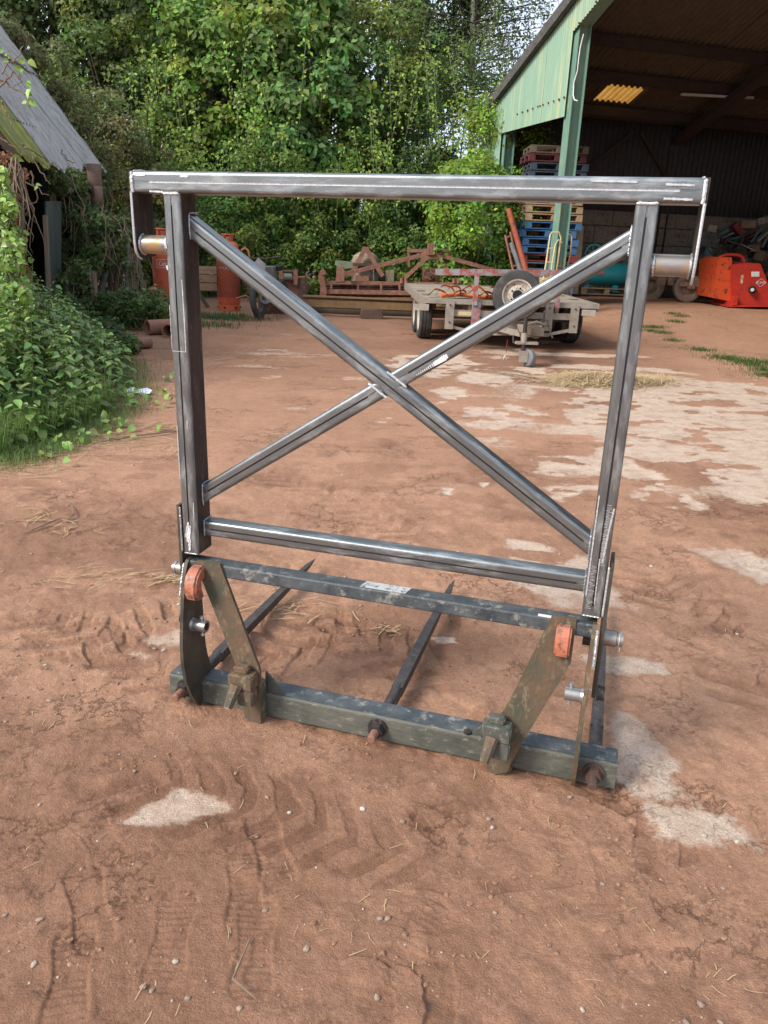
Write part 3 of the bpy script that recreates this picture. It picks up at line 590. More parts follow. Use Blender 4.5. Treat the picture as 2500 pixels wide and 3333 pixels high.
# a cooler, shinier top face where the paint is rubbed
MB().add([(-.722, .044, .0915), (.722, .044, .0915), (.722, .114, .0915), (-.722, .114, .0915)], [(0, 1, 2, 3)]).build('rubbed_top_face', OLDP2, fr, smooth=0)
for s in (-1, 1):
    x_ = s*.611
    pr = [(.045, .54), (.0, .54), (-.012, .53), (-.024, .503), (-.031, .47), (-.044, .42), (-.054, .36), (-.066, .275), (-.066, .21), (-.055, .137), (-.03, .075), (-.004, .03), (.018, .003), (.034, .003), (.034, .092), (.118, .092), (.098, .12), (.082, .165), (.073, .21), (.069, .3), (.066, .4), (.06, .5)]
    if s > 0: pr = [(a_*.72 if a_ < 0 else a_, b_) for a_, b_ in pr]
    MB().prism(pr, (x_, 0, 0), (0, 1, 0), (0, 0, 1), .011).build('curved_side_plate', PLATED if s < 0 else MOSSP, fr)
    bead('weld_bead', [(s*.619, -.008, .53), (s*.62, -.03, .47), (s*.62, -.04, .43)], .005, fr)
# hook brackets: sloping flat bars, orange hooks at the top, latch blocks and lugs below
for s in (-1, 1):
    top = Vector((s*.54, -.004, .53)); bot = Vector((s*.398, .028, .06)); e = (top-bot).normalized()
    poly = [(s*.583, .546), (s*.497, .55), (s*.372, .205), (s*.372, .0), (s*.4, -.0), (s*.43, .02), (s*.432, .15)] if s < 0 else [(s*.562, .553), (s*.497, .549), (s*.405, .255), (s*.362, .15), (s*.36, .02), (s*.385, .004), (s*.42, .02), (s*.455, .13), (s*.562, .42)]
    MB().prism([(a_, b_-.004) for a_, b_ in poly], (0, .002 if s > 0 else -.002, 0), (1, 0, 0), (0, 0, 1), .012).build('hook_bracket', MOSSP, fr)
    hx = -.568 if s < 0 else .534
    pf = [(0, .535), (-.028, .53), (-.05, .515), (-.064, .49), (-.066, .462), (-.056, .438), (-.036, .428), (-.012, .43), (-.012, .45), (-.022, .462), (-.02, .485), (0, .495)] if s < 0 else [(0, .535), (-.022, .53), (-.036, .51), (-.04, .48), (-.036, .45), (-.022, .44), (0, .44)]
    hk = MB().prism(pf, (hx, -.006, 0), (0, 1, 0), (0, 0, 1), .041).build('hook', ORNG, fr); bm = bmesh.new(); bm.from_mesh(hk.data); bmesh.ops.bevel(bm, geom=[e_ for e_ in bm.edges if e_.calc_face_angle(0) > 1.2], offset=.006, segments=3, affect='EDGES'); bm.to_mesh(hk.data); bm.free(); hk.data.shade_smooth(); hk.data.set_sharp_from_angle(angle=R(40))
    cx_ = s*.415 if s < 0 else .386
    lb = MB().b2((cx_-.043, -.06, .15), (cx_+.04, -.012, .2)).b2((cx_-.012, -.062, .095), (cx_+.04, -.02, .15)).b2((cx_-.03, -.045, .2), (cx_+.018, -.015, .222)).build('latch_block', MOSSP if s < 0 else OLDP, fr)
    bm = bmesh.new(); bm.from_mesh(lb.data); bmesh.ops.bevel(bm, geom=bm.edges[:], offset=.004, segments=2, affect='EDGES'); bm.to_mesh(lb.data); bm.free()
    MB().tube([(cx_-.012, -.06, .165), (cx_-.018, -.085, .135), (cx_-.024, -.098, .108)], [.02, .017, .014], 8).build('latch_lug', MOSSP, lb)
    if s < 0: MB().tube([(cx_-.024, -.0985, .107), (cx_-.0245, -.1, .105)], .0115, 12).build('bare_end', BRIGHT, lb)
    # slotted lug hanging in front of the beam
    lg = MB().b2((s*.398-.028, .0, .03), (s*.398-.016, .03, .15)).b2((s*.398+.016, .0, .03), (s*.398+.028, .03, .15))
    ring = [(s*.398+.028*math.cos(a_), .012, .03+.026*math.sin(a_)) for a_ in np.linspace(0, -math.pi, 14)]
    lg.tube(ring, .009, 8); lg.build('slotted_lug', MOSSP, fr)
MB().prism([(0, 0), (.07, 0), (0, .075)], (-.378, .05, .09), (1, 0, 0), (0, 0, 1), .01).build('gusset', OLDP, fr)
MB().prism([(0, 0), (-.07, 0), (0, .075)], (.368, .05, .09), (1, 0, 0), (0, 0, 1), .01).build('gusset', OLDP, fr)
MB().tube([(.288, .045, .091), (.288, .045, .098)], .013, 6).build('bolt_head', STEELD, fr)
# spikes with their nuts
for x_ in (-.665, .008, .665):
    y0 = .121; z_ = .05
    sp_ = MB(); sec = [(y0-.02, .021, 12), (y0+.14, .021, 12)]
    sp_.tube([(x_, y0-.01, z_), (x_, y0+.16, z_)], .0215, 16)
    q = []; 
    for (yy, hw) in ((y0+.13, .0185), (y0+.24, .0185), (y0+.6, .016), (y0+.93, .011), (y0+1.0, .009), (y0+1.09, .001)):
        q.append([(x_-hw, yy, z_-hw), (x_+hw, yy, z_-hw), (x_+hw, yy, z_+hw), (x_-hw, yy, z_+hw)])
    vs_ = [p_ for r_ in q for p_ in r_]; fs_ = [(i*4+k, i*4+(k+1) % 4, i*4+(k+1) % 4+4, i*4+k+4) for i in range(len(q)-1) for k in range(4)]
    sp_.add(vs_, fs_); sp_.build('spike', SPIKE, fr, smooth=25)
    nz_ = .052
    nt_ = MB().tube([(x_, .035, nz_), (x_, .029, nz_)], .031, 24).tube([(x_, .03, nz_), (x_, .004, nz_)], .0235, 6).build('nut', RUSTD if x_ > .3 else STEELD, fr, smooth=25)
    MB().tube([(x_, .006, nz_), (x_, -.032, nz_), (x_, -.036, nz_)], [.0135, .0135, .0105], 16).build('threaded_end', RUST if x_ < .3 else RUSTD, nt_)

# ------------------------------------------------------------------ leaves
def unit(v): return v/np.maximum(np.linalg.norm(v, axis=-1, keepdims=True), 1e-9)
def leaves(name, P, Nn, size, tint, m, parent=None, asp=.62, droop=.35, six=False):
    """one mesh of many small folded leaves; P points, Nn facing directions, tint (n,3)"""
    n = len(P); Nn = unit(Nn+rng.normal(0, .45, (n, 3)))
    a = unit(np.cross(Nn, rng.normal(0, 1, (n, 3)))); a[:, 2] -= droop; a = unit(a-Nn*np.sum(a*Nn, 1, keepdims=True)); b = np.cross(Nn, a)
    s = (size*rng.uniform(.6, 1.3, n))[:, None]; wv = b*s*asp*.5; fold = Nn*s*.1
    if not six:
        V = np.stack([P, P+a*s*.42+wv+fold, P+a*s-fold*.6, P+a*s*.42-wv+fold], 1); F0 = [[0, 1, 2], [0, 2, 3]]; k = 4
    else:
        V = np.stack([P, P+a*s*.12+wv*.9+fold, P+a*s*.5+wv*.85+fold, P+a*s*1.02-fold, P+a*s*.5-wv*.85+fold, P+a*s*.12-wv*.9+fold, P+a*s*.5], 1)
        F0 = [[0, 1, 6], [1, 2, 6], [2, 3, 6], [3, 4, 6], [4, 5, 6], [5, 0, 6]]; k = 7
    F = (np.arange(n)*k)[:, None, None]+np.array(F0)[None]
    T = np.concatenate([tint*np.array([2.1, 1.85, 1.65]), np.ones((n, 1))], 1); T = np.repeat(T[:, None], k, 1)
    return npmesh(name, V.reshape(-1, 3), F.reshape(-1, 3), m, parent, {'tint': T.reshape(-1, 4)})
def tints(n, base, var=.25, hue=.12):
    b = np.array(base)[None]*(1+rng.normal(0, var, (n, 1)))*(1+rng.normal(0, hue, (n, 3))); return np.clip(b, .008, .8)
def clump_points(c, r, n, k, front=.3, cr_=(.25, .6), flat=1.0):
    """k leafy clumps spread over an ellipsoid, leaves on the upper outside of every clump; keeps the side towards the yard denser"""
    c = np.array(c); r = np.array(r); d = unit(rng.normal(0, 1, (k*3, 3))); keep = (-d[:, 1] > -front-rng.random(k*3)*.6) & (d[:, 2] > -.85); d = d[keep][:k]; k = len(d)
    rad = rng.uniform(.62, 1.06, (k, 1)); cc_ = c+d*r*rad; s = rng.uniform(cr_[0], cr_[1], k); w_ = s**2; cnt = np.maximum(4, (n*w_/w_.sum()).astype(int))
    idx_ = np.repeat(np.arange(k), cnt); m_ = len(idx_); q = unit(rng.normal(0, 1, (m_, 3))+np.array([0, -.35, .35])+d[idx_]*.5)
    P = cc_[idx_]+q*(s[idx_]*rng.uniform(.35, 1.1, m_))[:, None]*np.array([1, 1, .7*flat]); tone = rng.normal(1, .2, k)[idx_]
    hue = rng.normal(0, 1, k)[idx_]
    ok = P[:, 2] > .02
    return P[ok], (q*.8+np.array([0, -.35, .45]))[ok], tone[ok], hue[ok]
SHRUB_LAB = {}
def shrub(name, label, cat, c, r, n, k, leaf=.1, base=(.07, .13, .03), group=None, stems=5, cr_=(.25, .6), front=.3, m=None, asp=.62, base_z=0, var=.22, trunk=.05, droop=.35, extra=None):
    root = thing(name, label, cat, (c[0], c[1], base_z), 0, group)
    P, Nn, tone, hue = clump_points(c, r, n, k, front, cr_)
    T = tints(len(P), base, var)*tone[:, None]; T[:, 0] *= np.clip(1+hue*.1, .6, 1.4); T[:, 2] *= np.clip(1-hue*.1, .5, 1.4)
    bl_ = rng.random(len(P)) < .06; T[bl_] *= 1.7
    yl = rng.random(len(P)) < .004; T[yl] = np.array([.34, .3, .04])
    o = leaves('crown', P-np.array([c[0], c[1], base_z]), Nn, np.full(len(P), leaf), np.clip(T, .006, .7), m or LEAF, root, asp=asp, droop=droop)
    mb = MB()
    for i in range(stems):
        an = random.random()*6.28; tx, ty = math.cos(an)*r[0]*.6, math.sin(an)*r[1]*.5; h = c[2]-base_z+r[2]*random.uniform(.1, .7)
        pts_ = [(tx*.15, ty*.15, -.05), (tx*.3+random.gauss(0, .08), ty*.3, h*.35), (tx*.65, ty*.65+random.gauss(0, .1), h*.7), (tx+random.gauss(0, .15), ty, h)]
        mb.tube(pts_, [trunk, trunk*.8, trunk*.5, trunk*.15], 7)
    if stems: mb.build('trunk' if trunk > .08 else 'stems', BARK, root)
    if extra: extra(root)
    return root
# dense hedge row behind the machinery; pixel columns turned into places on the ground
def hx(u, Y): return W(u, 900, Y).x
ROW = [
 # front mounds: name,label,cat,u,Y,rx,ry,height,n,leaf,base
 ('bramble_bush', 'low bramble mound with arching shoots behind the orange netted gas cylinder', 'bramble', 690, 19.2, 1.5, 1.0, 3.1, 7000, .085, (.085, .15, .035)),
 ('bramble_bush', 'dark nettle and bramble thicket behind the rusty digger bucket', 'bramble', 900, 20.2, 1.5, 1.0, 3.4, 7500, .09, (.075, .135, .03)),
 ('bramble_bush', 'bramble bush rising right behind the rusty A-frame implement', 'bramble', 1120, 20.8, 1.5, 1.0, 3.0, 7500, .085, (.085, .16, .035)),
 ('bramble_bush', 'shadowed bramble bush behind the peak of the rusty cultivator', 'bramble', 1330, 21.0, 1.4, 1.0, 3.0, 7000, .085, (.06, .11, .03)),
 ('laurel_bush', 'glossy broad-leaved bush crowding the left post of the shed', 'bush', 1525, 18.2, .9, .9, 3.0, 6500, .1, (.09, .18, .03)),
 ('ivy_thicket', 'ivy thicket climbing beside the shed corner under the roof edge', 'ivy', 1570, 20.4, .95, 1.0, 5.0, 9000, .085, (.11, .19, .03)),
 # hazel wall
 ('hazel_bush', 'tall hazel above the left end of the steel frame beside the old barn', 'hazel', 470, 21.5, 1.9, 1.3, 7.2, 12000, .13, (.075, .12, .03)),
 ('hazel_bush', 'tall hazel with big pale lime leaves in the middle of the hedge', 'hazel', 760, 21.8, 1.9, 1.3, 7.4, 11000, .175, (.1, .18, .04)),
 ('hazel_bush', 'broad hazel with large sunlit leaves left of the hedge centre', 'hazel', 980, 21.6, 1.7, 1.2, 7.0, 10500, .19, (.085, .165, .05)),
 ('hazel_bush', 'twiggy brown-green hazel right of the hedge centre', 'hazel', 1190, 22.0, 1.7, 1.2, 7.0, 12000, .105, (.08, .125, .03)),
 ('hazel_bush', 'dark green hazel below the birch near the shed roof', 'hazel', 1400, 22.6, 1.6, 1.2, 6.0, 9500, .1, (.06, .11, .03)),
]
for (nm, lb, ct, u, Y, rx, ry, h, n_, lf, bs) in ROW:
    x = hx(u, Y); tall = h > 4
    shrub(nm, lb, ct, (x, Y, h*.52), (rx, ry, h*.5), int(n_*1.25), int(26+h*11), lf, bs, stems=6 if tall else 3, cr_=(.28, .7) if tall else (.22, .5), trunk=.05 if tall else .02)
TREES = [
 ('ash_tree', 'tall dark tree filling the top left corner behind the barn roof', 'tree', 60, 25, 3.4, 2.2, 8.6, 3.6, 15000, .14, (.045, .085, .03)),
 ('ash_tree', 'dark tree with a small gap of sky left of the hedge', 'tree', 300, 26, 3.0, 2.2, 7.4, 3.3, 12000, .13, (.05, .08, .03)),
 ('ash_tree', 'dense deep green tree rising behind the middle of the hedge', 'tree', 780, 26.5, 3.4, 2.2, 8.6, 4.4, 17000, .14, (.05, .1, .028)),
 ('ash_tree', 'broad dark tree farthest back on the left behind the barn roof', 'tree', 230, 30, 4.2, 2, 7.5, 5.2, 13000, .24, (.045, .08, .035)),
 ('ash_tree', 'broad dark tree farthest back behind the hedge centre', 'tree', 650, 30.5, 4.2, 2, 8, 5.6, 13000, .24, (.045, .085, .035)),
 ('ash_tree', 'broad dark tree farthest back right of the hedge centre', 'tree', 1080, 30.5, 3.8, 2, 8, 5.6, 13000, .22, (.045, .085, .035)),
 ('ash_tree', 'bluish dark tree behind the right half of the hedge', 'tree', 1180, 26.5, 3.2, 2.2, 8.4, 4.4, 17000, .13, (.045, .085, .035)),
]
for (nm, lb, ct, u, Y, rx, ry, cz, rz_, n_, lf, bs) in TREES:
    shrub(nm, lb, ct, (hx(u, Y), Y, cz), (rx, ry, rz_), int(n_*1.35), 130, lf*1.2, bs, stems=5, cr_=(.4, .95), trunk=.16)
# far dark understorey that closes the view between the stems
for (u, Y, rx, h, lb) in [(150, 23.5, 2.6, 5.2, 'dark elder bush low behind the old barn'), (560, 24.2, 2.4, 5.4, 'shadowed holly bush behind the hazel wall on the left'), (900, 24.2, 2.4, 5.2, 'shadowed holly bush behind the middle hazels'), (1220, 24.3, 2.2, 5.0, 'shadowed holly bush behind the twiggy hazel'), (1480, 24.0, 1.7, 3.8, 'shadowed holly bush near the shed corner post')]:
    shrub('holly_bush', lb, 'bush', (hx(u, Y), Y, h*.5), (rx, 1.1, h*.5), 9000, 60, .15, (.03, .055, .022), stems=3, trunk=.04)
for (u, Y, rx, h, lb) in [(610, 19.0, 1.1, 1.5, 'low nettle clump at the hedge foot behind the plank crate'), (800, 19.4, 1.3, 1.4, 'low nettle clump at the hedge foot left of the digger bucket'), (1000, 19.9, 1.3, 1.5, 'low nettle clump behind the gap between bucket and cultivator'), (1180, 20.2, 1.3, 1.5, 'low nettle clump behind the A-frame implement'), (1360, 20.0, 1.3, 1.5, 'low nettle clump behind the cultivator headstock'), (1520, 19.0, .9, 1.2, 'low nettle clump behind the right end of the cultivator')]:
    shrub('nettle_clump', lb, 'nettles', (hx(u, Y), Y, h*.42), (rx, .9, h*.6), 4200, 30, .085, (.07, .125, .03), stems=2, cr_=(.18, .36), trunk=.012)
# silver birch with thin drooping sprays against the sky
bx = hx(1495, 25); root = thing('birch_tree', 'airy birch with drooping small-leaved sprays against the sky by the shed roof', 'tree', (bx, 25, 0))
mb = MB(); mb.tube([(0, 0, 0), (.1, 0, 4), (-.15, 0, 8), (.1, 0, 13)], [.13, .1, .06, .02], 9); mb.build('trunk', mat('birch_bark', (.4, .38, .34), (.2, .19, .17), (.06, .05, .05), sc1=6, sc3=8, rough=.85), root)
Pl = []; tw = MB(); tn = []
for i in range(330):
    h = random.uniform(4.5, 12.8); an = random.uniform(0, 6.28); ln = random.uniform(.5, 2.5)*(1 if h < 11 else .6)
    p0 = Vector((0, 0, h)); p1 = Vector((math.cos(an)*ln, math.sin(an)*ln*.8, h+random.uniform(.0, .7))); p2 = p1+Vector((math.cos(an)*.35, math.sin(an)*.3, -random.uniform(.5, 1.7)))
    tw.tube([p0, p1, p2], [.022, .01, .003], 4, cap=False); tone = random.gauss(1, .25)
    for j in range(105):
        t = random.random(); q = (p0.lerp(p1, .35+.65*t) if random.random() < .35 else p1.lerp(p2, t)); Pl.append(q+Vector([random.gauss(0, .13) for _ in range(3)])); tn.append(tone)
tw.build('branches', BARK, root); Pl = np.array(Pl); tn = np.array(tn)[:, None]
leaves('crown', Pl, np.tile([0, -.4, .4], (len(Pl), 1)), np.full(len(Pl), .085), np.clip(tints(len(Pl), (.075, .12, .05))*tn, .01, .5), LEAF, root, droop=.9)
# brownish creeper bank sloping down behind the barn roof
for (u, v, Y, rx, ry, rz_, n_, bs, lb) in [(70, 260, 19, 2.2, 1.4, 1.7, 9000, (.08, .095, .035), 'brown-green creeper bank highest above the barn roof'), (230, 420, 18.4, 1.6, 1.2, 1.7, 9000, (.075, .1, .03), 'creeper bank just beyond the middle of the barn roof'),
        (390, 560, 17.8, 1.3, 1.1, 1.5, 8000, (.085, .095, .04), 'reddish-brown dry bramble bank at the barn roof end'), (420, 780, 17.2, 1.1, .9, 1.35, 7000, (.06, .085, .03), 'dark bramble mound below the barn eave end'), (500, 690, 18.4, 1.3, .9, 1.9, 7500, (.075, .12, .03), 'green bramble bank behind the left end of the steel frame')]:
    p = W(u, v, Y); z = p.z-rz_*.55
    shrub('creeper_bank', lb, 'creeper', (p.x, Y, z), (rx, ry, rz_+.2), n_, 60, .085, bs, stems=2, cr_=(.2, .5), trunk=.02, base_z=0)
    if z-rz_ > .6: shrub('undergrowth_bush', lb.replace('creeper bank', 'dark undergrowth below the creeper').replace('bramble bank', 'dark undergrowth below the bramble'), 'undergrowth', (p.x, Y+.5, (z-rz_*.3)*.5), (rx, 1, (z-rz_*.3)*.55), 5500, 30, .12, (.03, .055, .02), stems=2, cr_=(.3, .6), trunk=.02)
# long bramble shoots hanging in front of the hedge
mb = MB(); LP = []
for i in range(70):
    u = random.uniform(420, 1480); Y = random.uniform(19.5, 20.6); p = W(u, random.uniform(120, 620), Y); L_ = random.uniform(.8, 2.4); dx = random.gauss(0, .3); pr_ = p
    q = [p+Vector((dx*t*t, -.25*math.sin(t*2.4), -L_*t**1.4+.12*math.sin(t*3))) for t in np.linspace(0, 1, 7)]; mb.tube(q, [.008]*5+[.005, .003], 4, cap=False)
    for a_ in q:
        for _ in range(5): LP.append(a_+Vector([random.gauss(0, .07) for _ in range(3)]))
ro = thing('bramble_shoots', 'long arching bramble shoots hanging down the face of the hedge', 'bramble', (0, 0, 0)); mb.build('stems', STEMG, ro)
LP = np.array(LP); leaves('crown', LP, np.tile([0, -.8, .4], (len(LP), 1)), np.full(len(LP), .09), tints(len(LP), (.16, .26, .05)), LEAF, ro)

# ------------------------------------------------------------------ the open-sided farm shed on the right
GD = Vector((.284, -.959, 0)); GN = Vector((.959, .284, 0)); Q0 = Vector((2.43, 19.3, 0))
def SP(t, s, z): return Q0+GD*t+GN*s+Vector((0, 0, z))
ROOFZ = lambda t: 4.58+.373*(t if t < 9.4 else 18.8-t)
shed = thing('farm_shed', 'open-fronted farm shed with pale green corrugated gable and dark roof on the right', 'shed', tuple(Q0))
def SL(p): return Vector(p)-Q0
def corr(name, m, t0, t1, zt, zb, off=0, per=.076, amp=.011, parent=shed, th=.003):
    """vertical corrugated sheet on the gable plane"""
    n_ = int((t1-t0)/per*6); vs = []; fs = []
    for i in range(n_+1):
        t = t0+(t1-t0)*i/n_; o = off+amp*math.sin(2*math.pi*t/per)
        for dz, oo in ((0, 0), (0, th)):
            vs += [SL(SP(t, o+oo, zt(t))), SL(SP(t, o+oo, zb(t)))]
    for i in range(n_):
        a_ = i*4; fs += [(a_, a_+1, a_+5, a_+4), (a_+2, a_+6, a_+7, a_+3), (a_, a_+4, a_+6, a_+2), (a_+1, a_+3, a_+7, a_+5)]
    return MB().add(vs, fs).build(name, m, parent, smooth=60)
roofl = lambda t: ROOFZ(t)-.02
t = -.95
k = 0
while t < 17.9:
    t1 = min(t+1.0, 18.0)
    if t < -.01: t1 = min(t1, 0.0)
    zb = (lambda q: .05) if t < -.01 else ((lambda q: 3.765+.0*q) if t < 2.9 else (lambda q: ROOFZ(q)-.5))
    if -.01 <= t < 2.9: t1 = min(t+.973, 2.92)
    if t1-t < .04: t = t1+.0001; continue
    corr('cladding_sheet', SHEDG, t, t1, roofl, zb, off=-.13+(k % 2)*.004); t = t1; k += 1
# barge: dark edge of the cement roof over the cladding
mb = MB()
for (a_, b_) in ((-1.25, 9.4), (9.4, 19.2)):
    mb.add([SL(SP(a_, -.26, ROOFZ(a_)+.16)), SL(SP(b_, -.26, ROOFZ(b_)+.16)), SL(SP(b_, -.26, ROOFZ(b_)-.04)), SL(SP(a_, -.26, ROOFZ(a_)-.04)), SL(SP(a_, -.16, ROOFZ(a_)+.16)), SL(SP(b_, -.16, ROOFZ(b_)+.16)), SL(SP(b_, -.16, ROOFZ(b_)-.04)), SL(SP(a_, -.16, ROOFZ(a_)-.04))],
           [(0, 1, 2, 3), (4, 7, 6, 5), (0, 4, 5, 1), (3, 2, 6, 7), (0, 3, 7, 4), (1, 5, 6, 2)])
mb.build('bargeboard', mat('weathered_cement_edge', (.1, .095, .09), (.06, .055, .05), (.16, .15, .13), sc1=8, sc3=20, rough=.95, bump=.4), shed)
def roof_sheet(name, m, t0, t1, s0, s1, lift=0, per=.146, amp=.026):
    n_ = max(6, int((s1-s0)/per*8)); vs = []; fs = []
    for i in range(n_+1):
        s = s0+(s1-s0)*i/n_; o = amp*math.sin(2*math.pi*s/per)+lift
        for tt in (t0, t1):
            vs += [SL(SP(tt, s, ROOFZ(tt)+.07+o)), SL(SP(tt, s, ROOFZ(tt)+.077+o))]
    for i in range(n_):
        a_ = i*4; fs += [(a_, a_+2, a_+6, a_+4), (a_+1, a_+5, a_+7, a_+3), (a_, a_+4, a_+5, a_+1), (a_+2, a_+3, a_+7, a_+6)]
    return MB().add(vs, fs).build(name, m, shed, smooth=60)
# find the rooflight: unproject its corners onto the roof plane
def on_roof(u, v):
    d = Vector(ray(u, v)); o = Vector((0, 0, H)); pn_ = GN.cross(GD+Vector((0, 0, .373))).normalized(); p0 = SP(0, 0, 4.58+.07)
    q = o+d*((p0-o).dot(pn_)/d.dot(pn_)); r = q-Q0; return r.dot(GD), r.dot(GN)
rl = [on_roof(*q) for q in ((1930, 322), (1975, 277), (2110, 281), (2070, 332))]
rt0, rt1 = sorted((sum(q[0] for q in (rl[0], rl[3]))/2, sum(q[0] for q in rl[1:3])/2)); rs0, rs1 = sorted((sum(q[1] for q in rl[:2])/2, sum(q[1] for q in rl[2:])/2))
tt = [-1.2, rt0-.12, rt1+.05, 5.6, 7.5, 9.4, 11.3, 13.2, 15.1, 17, 19.0]
for i in range(len(tt)-1):
    a_, b_ = tt[i], tt[i+1]
    s = -.2; j = 0
    edges = [-.2, rs0, rs1]+[rs1+1.9*q for q in range(1, 7)] if i == 1 else [-.2]+[-.2+2.0*q for q in range(1, 8)]
    for j in range(len(edges)-1):
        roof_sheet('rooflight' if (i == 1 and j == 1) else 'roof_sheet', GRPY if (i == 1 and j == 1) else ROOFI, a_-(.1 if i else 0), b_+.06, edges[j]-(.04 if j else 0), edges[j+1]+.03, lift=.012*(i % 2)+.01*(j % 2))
for tq in (-.9, rt0-.14, rt1+.5, rt1+1.6, 5.5, 6.7, 8.1, 9.2, 9.7, 11.1, 12.5, 14, 15.5, 17, 18.6):
    MB().bar(SL(SP(tq, -.1, ROOFZ(tq)-.09)), SL(SP(tq, 13.6, ROOFZ(tq)-.09)), .2, .09, up=GD).build('purlin', PURL, shed)
for s in (.06, 4.9, 9.6, 13.5):
    for (a_, b_) in ((-.95, 9.4), (9.4, 19)):
        MB().bar(SL(SP(a_, s, ROOFZ(a_)-.36)), SL(SP(b_, s, ROOFZ(b_)-.36)), .12, .3, up=GN).build('rafter', POSTG if s < 1 else PURL, shed)
def post(tq, s, ztop, m, parent=shed, wd=.25):
    mb = MB(); c = SL(SP(tq, s, 0)); zz = float(gz(*SP(tq, s, 0)[:2]))-.1
    M = Matrix((GD, GN, Vector((0, 0, 1)))).transposed()
    for o in (-1, 1): mb.box(c+GD*0+GN*(o*.115)+Vector((0, 0, (ztop+zz)/2)), (wd, .014, ztop-zz), M)
    mb.box(c+Vector((0, 0, (ztop+zz)/2)), (.012, .216, ztop-zz), M)
    return mb.build('post', m, parent)
post(-.02, .05, ROOFZ(0)-.1, POSTG); post(2.95, .05, ROOFZ(2.9)-.36, POSTG)
for s in (4.9, 9.6): post(-.85, s, ROOFZ(-.85)-.4, PURL)
for s in (.05, 4.9, 9.6): post(18.4, s, ROOFZ(18.4)-.4, PURL)
MB().b2((0, -.03, .1), (14, .03, 2.36)).build('joint_backing', BLOCK, shed, mw=(Matrix.Translation(SL(SP(-.88, 0, 0))) @ Matrix((GN, -GD, Vector((0, 0, 1)))).transposed().to_4x4()))  # core added behind the block joints to stop light leaking through
# wall of blocks with dark sheeting above, along the low eave
M = Matrix((GN, -GD, Vector((0, 0, 1)))).transposed()
blk = None
for row in range(5):
    for i in range(15):
        s = .2+i*.93+(row % 2)*.46; p = SL(SP(-.88, s, .12+.43*row+.215+.1))
        if blk is None:
            blk = MB().box((0, 0, 0), (.915, .2, .415)).build('block', BLOCK, shed)
            bm = bmesh.new(); bm.from_mesh(blk.data); bmesh.ops.bevel(bm, geom=bm.edges[:], offset=.015, segments=1, affect='EDGES'); bm.to_mesh(blk.data); bm.free(); o = blk
        else: o = blk.copy(); C.objects.link(o)
        o.matrix_local = M.to_4x4(); o.location = p+GD*random.uniform(-.01, .01)
def wsheet(name, p0, p1, z0, z1, m, per=.15, amp=.02):
    d = (p1-p0); Ln = d.length; d.normalize(); nn = Vector((-d.y, d.x, 0)); n_ = int(Ln/per*6); vs = []; fs = []
    for i in range(n_+1):
        q = p0+d*(Ln*i/n_)+nn*(amp*math.sin(2*math.pi*(Ln*i/n_)/per)); vs += [SL(q+Vector((0, 0, z0))), SL(q+Vector((0, 0, z1)))]
    for i in range(n_): fs.append((2*i, 2*i+2, 2*i+3, 2*i+1))
    o = MB().add(vs, fs).build(name, m, shed, smooth=60); md = o.modifiers.new('s', 'SOLIDIFY'); md.thickness = .01; return o
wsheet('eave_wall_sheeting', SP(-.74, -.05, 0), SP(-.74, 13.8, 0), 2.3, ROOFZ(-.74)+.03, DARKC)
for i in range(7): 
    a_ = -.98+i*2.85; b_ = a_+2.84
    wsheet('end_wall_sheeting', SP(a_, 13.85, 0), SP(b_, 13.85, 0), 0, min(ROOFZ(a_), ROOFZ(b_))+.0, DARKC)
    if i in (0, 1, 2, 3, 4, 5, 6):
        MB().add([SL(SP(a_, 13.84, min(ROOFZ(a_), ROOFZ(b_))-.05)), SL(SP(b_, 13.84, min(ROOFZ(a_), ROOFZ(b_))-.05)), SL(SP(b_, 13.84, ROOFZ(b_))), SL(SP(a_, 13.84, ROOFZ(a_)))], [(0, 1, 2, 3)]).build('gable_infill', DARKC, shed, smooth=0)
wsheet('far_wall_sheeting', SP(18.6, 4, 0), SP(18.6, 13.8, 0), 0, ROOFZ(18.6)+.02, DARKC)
# roof bracing seen in the dark, a strip light and the frayed white cable by the post
MB().bar(SL(SP(-.6, 1.6, 2.6)), SL(SP(-.6, 3.6, 4.1)), .07, .07).bar(SL(SP(-.6, 5.2, 2.6)), SL(SP(-.6, 3.8, 4.1)), .07, .07).build('wind_brace', PURL, shed)
a_ = on_roof(2215, 262); b_ = on_roof(2450, 274)
MB().bar(SL(SP(a_[0]+.1, a_[1], ROOFZ(a_[0])-.22)), SL(SP(b_[0]+.1, b_[1], ROOFZ(b_[0])-.22)), .05, .05).build('strip_light', mat('dusty_tube_light', (.4, .4, .38)), shed)
cp = [(1900, 110), (1890, 150), (1884, 190), (1880, 230), (1868, 270), (1866, 310), (1870, 325), (1880, 328)]
def on_gable(u, v, off=-.16):
    d = Vector(ray(u, v)); o = Vector((0, 0, H)); p0 = SP(0, off, 0); return o+d*((p0-o).dot(GN)/d.dot(GN))
MB().tube([SL(on_gable(*q)) for q in cp], .012, 6).build('cable', WHITE, shed)
mb = MB()
for (u, v) in [(1700+17*i, 365-6*i) for i in range(9)]+[(1885, 75), (1940, 5), (1700, 430), (1684, 372), (1758, 345)]: 
    p = SL(on_gable(u, v, -.145)); mb.box(p, (.03, .03, .03))
mb.build('sheeting_bolts', RUSTD, shed)

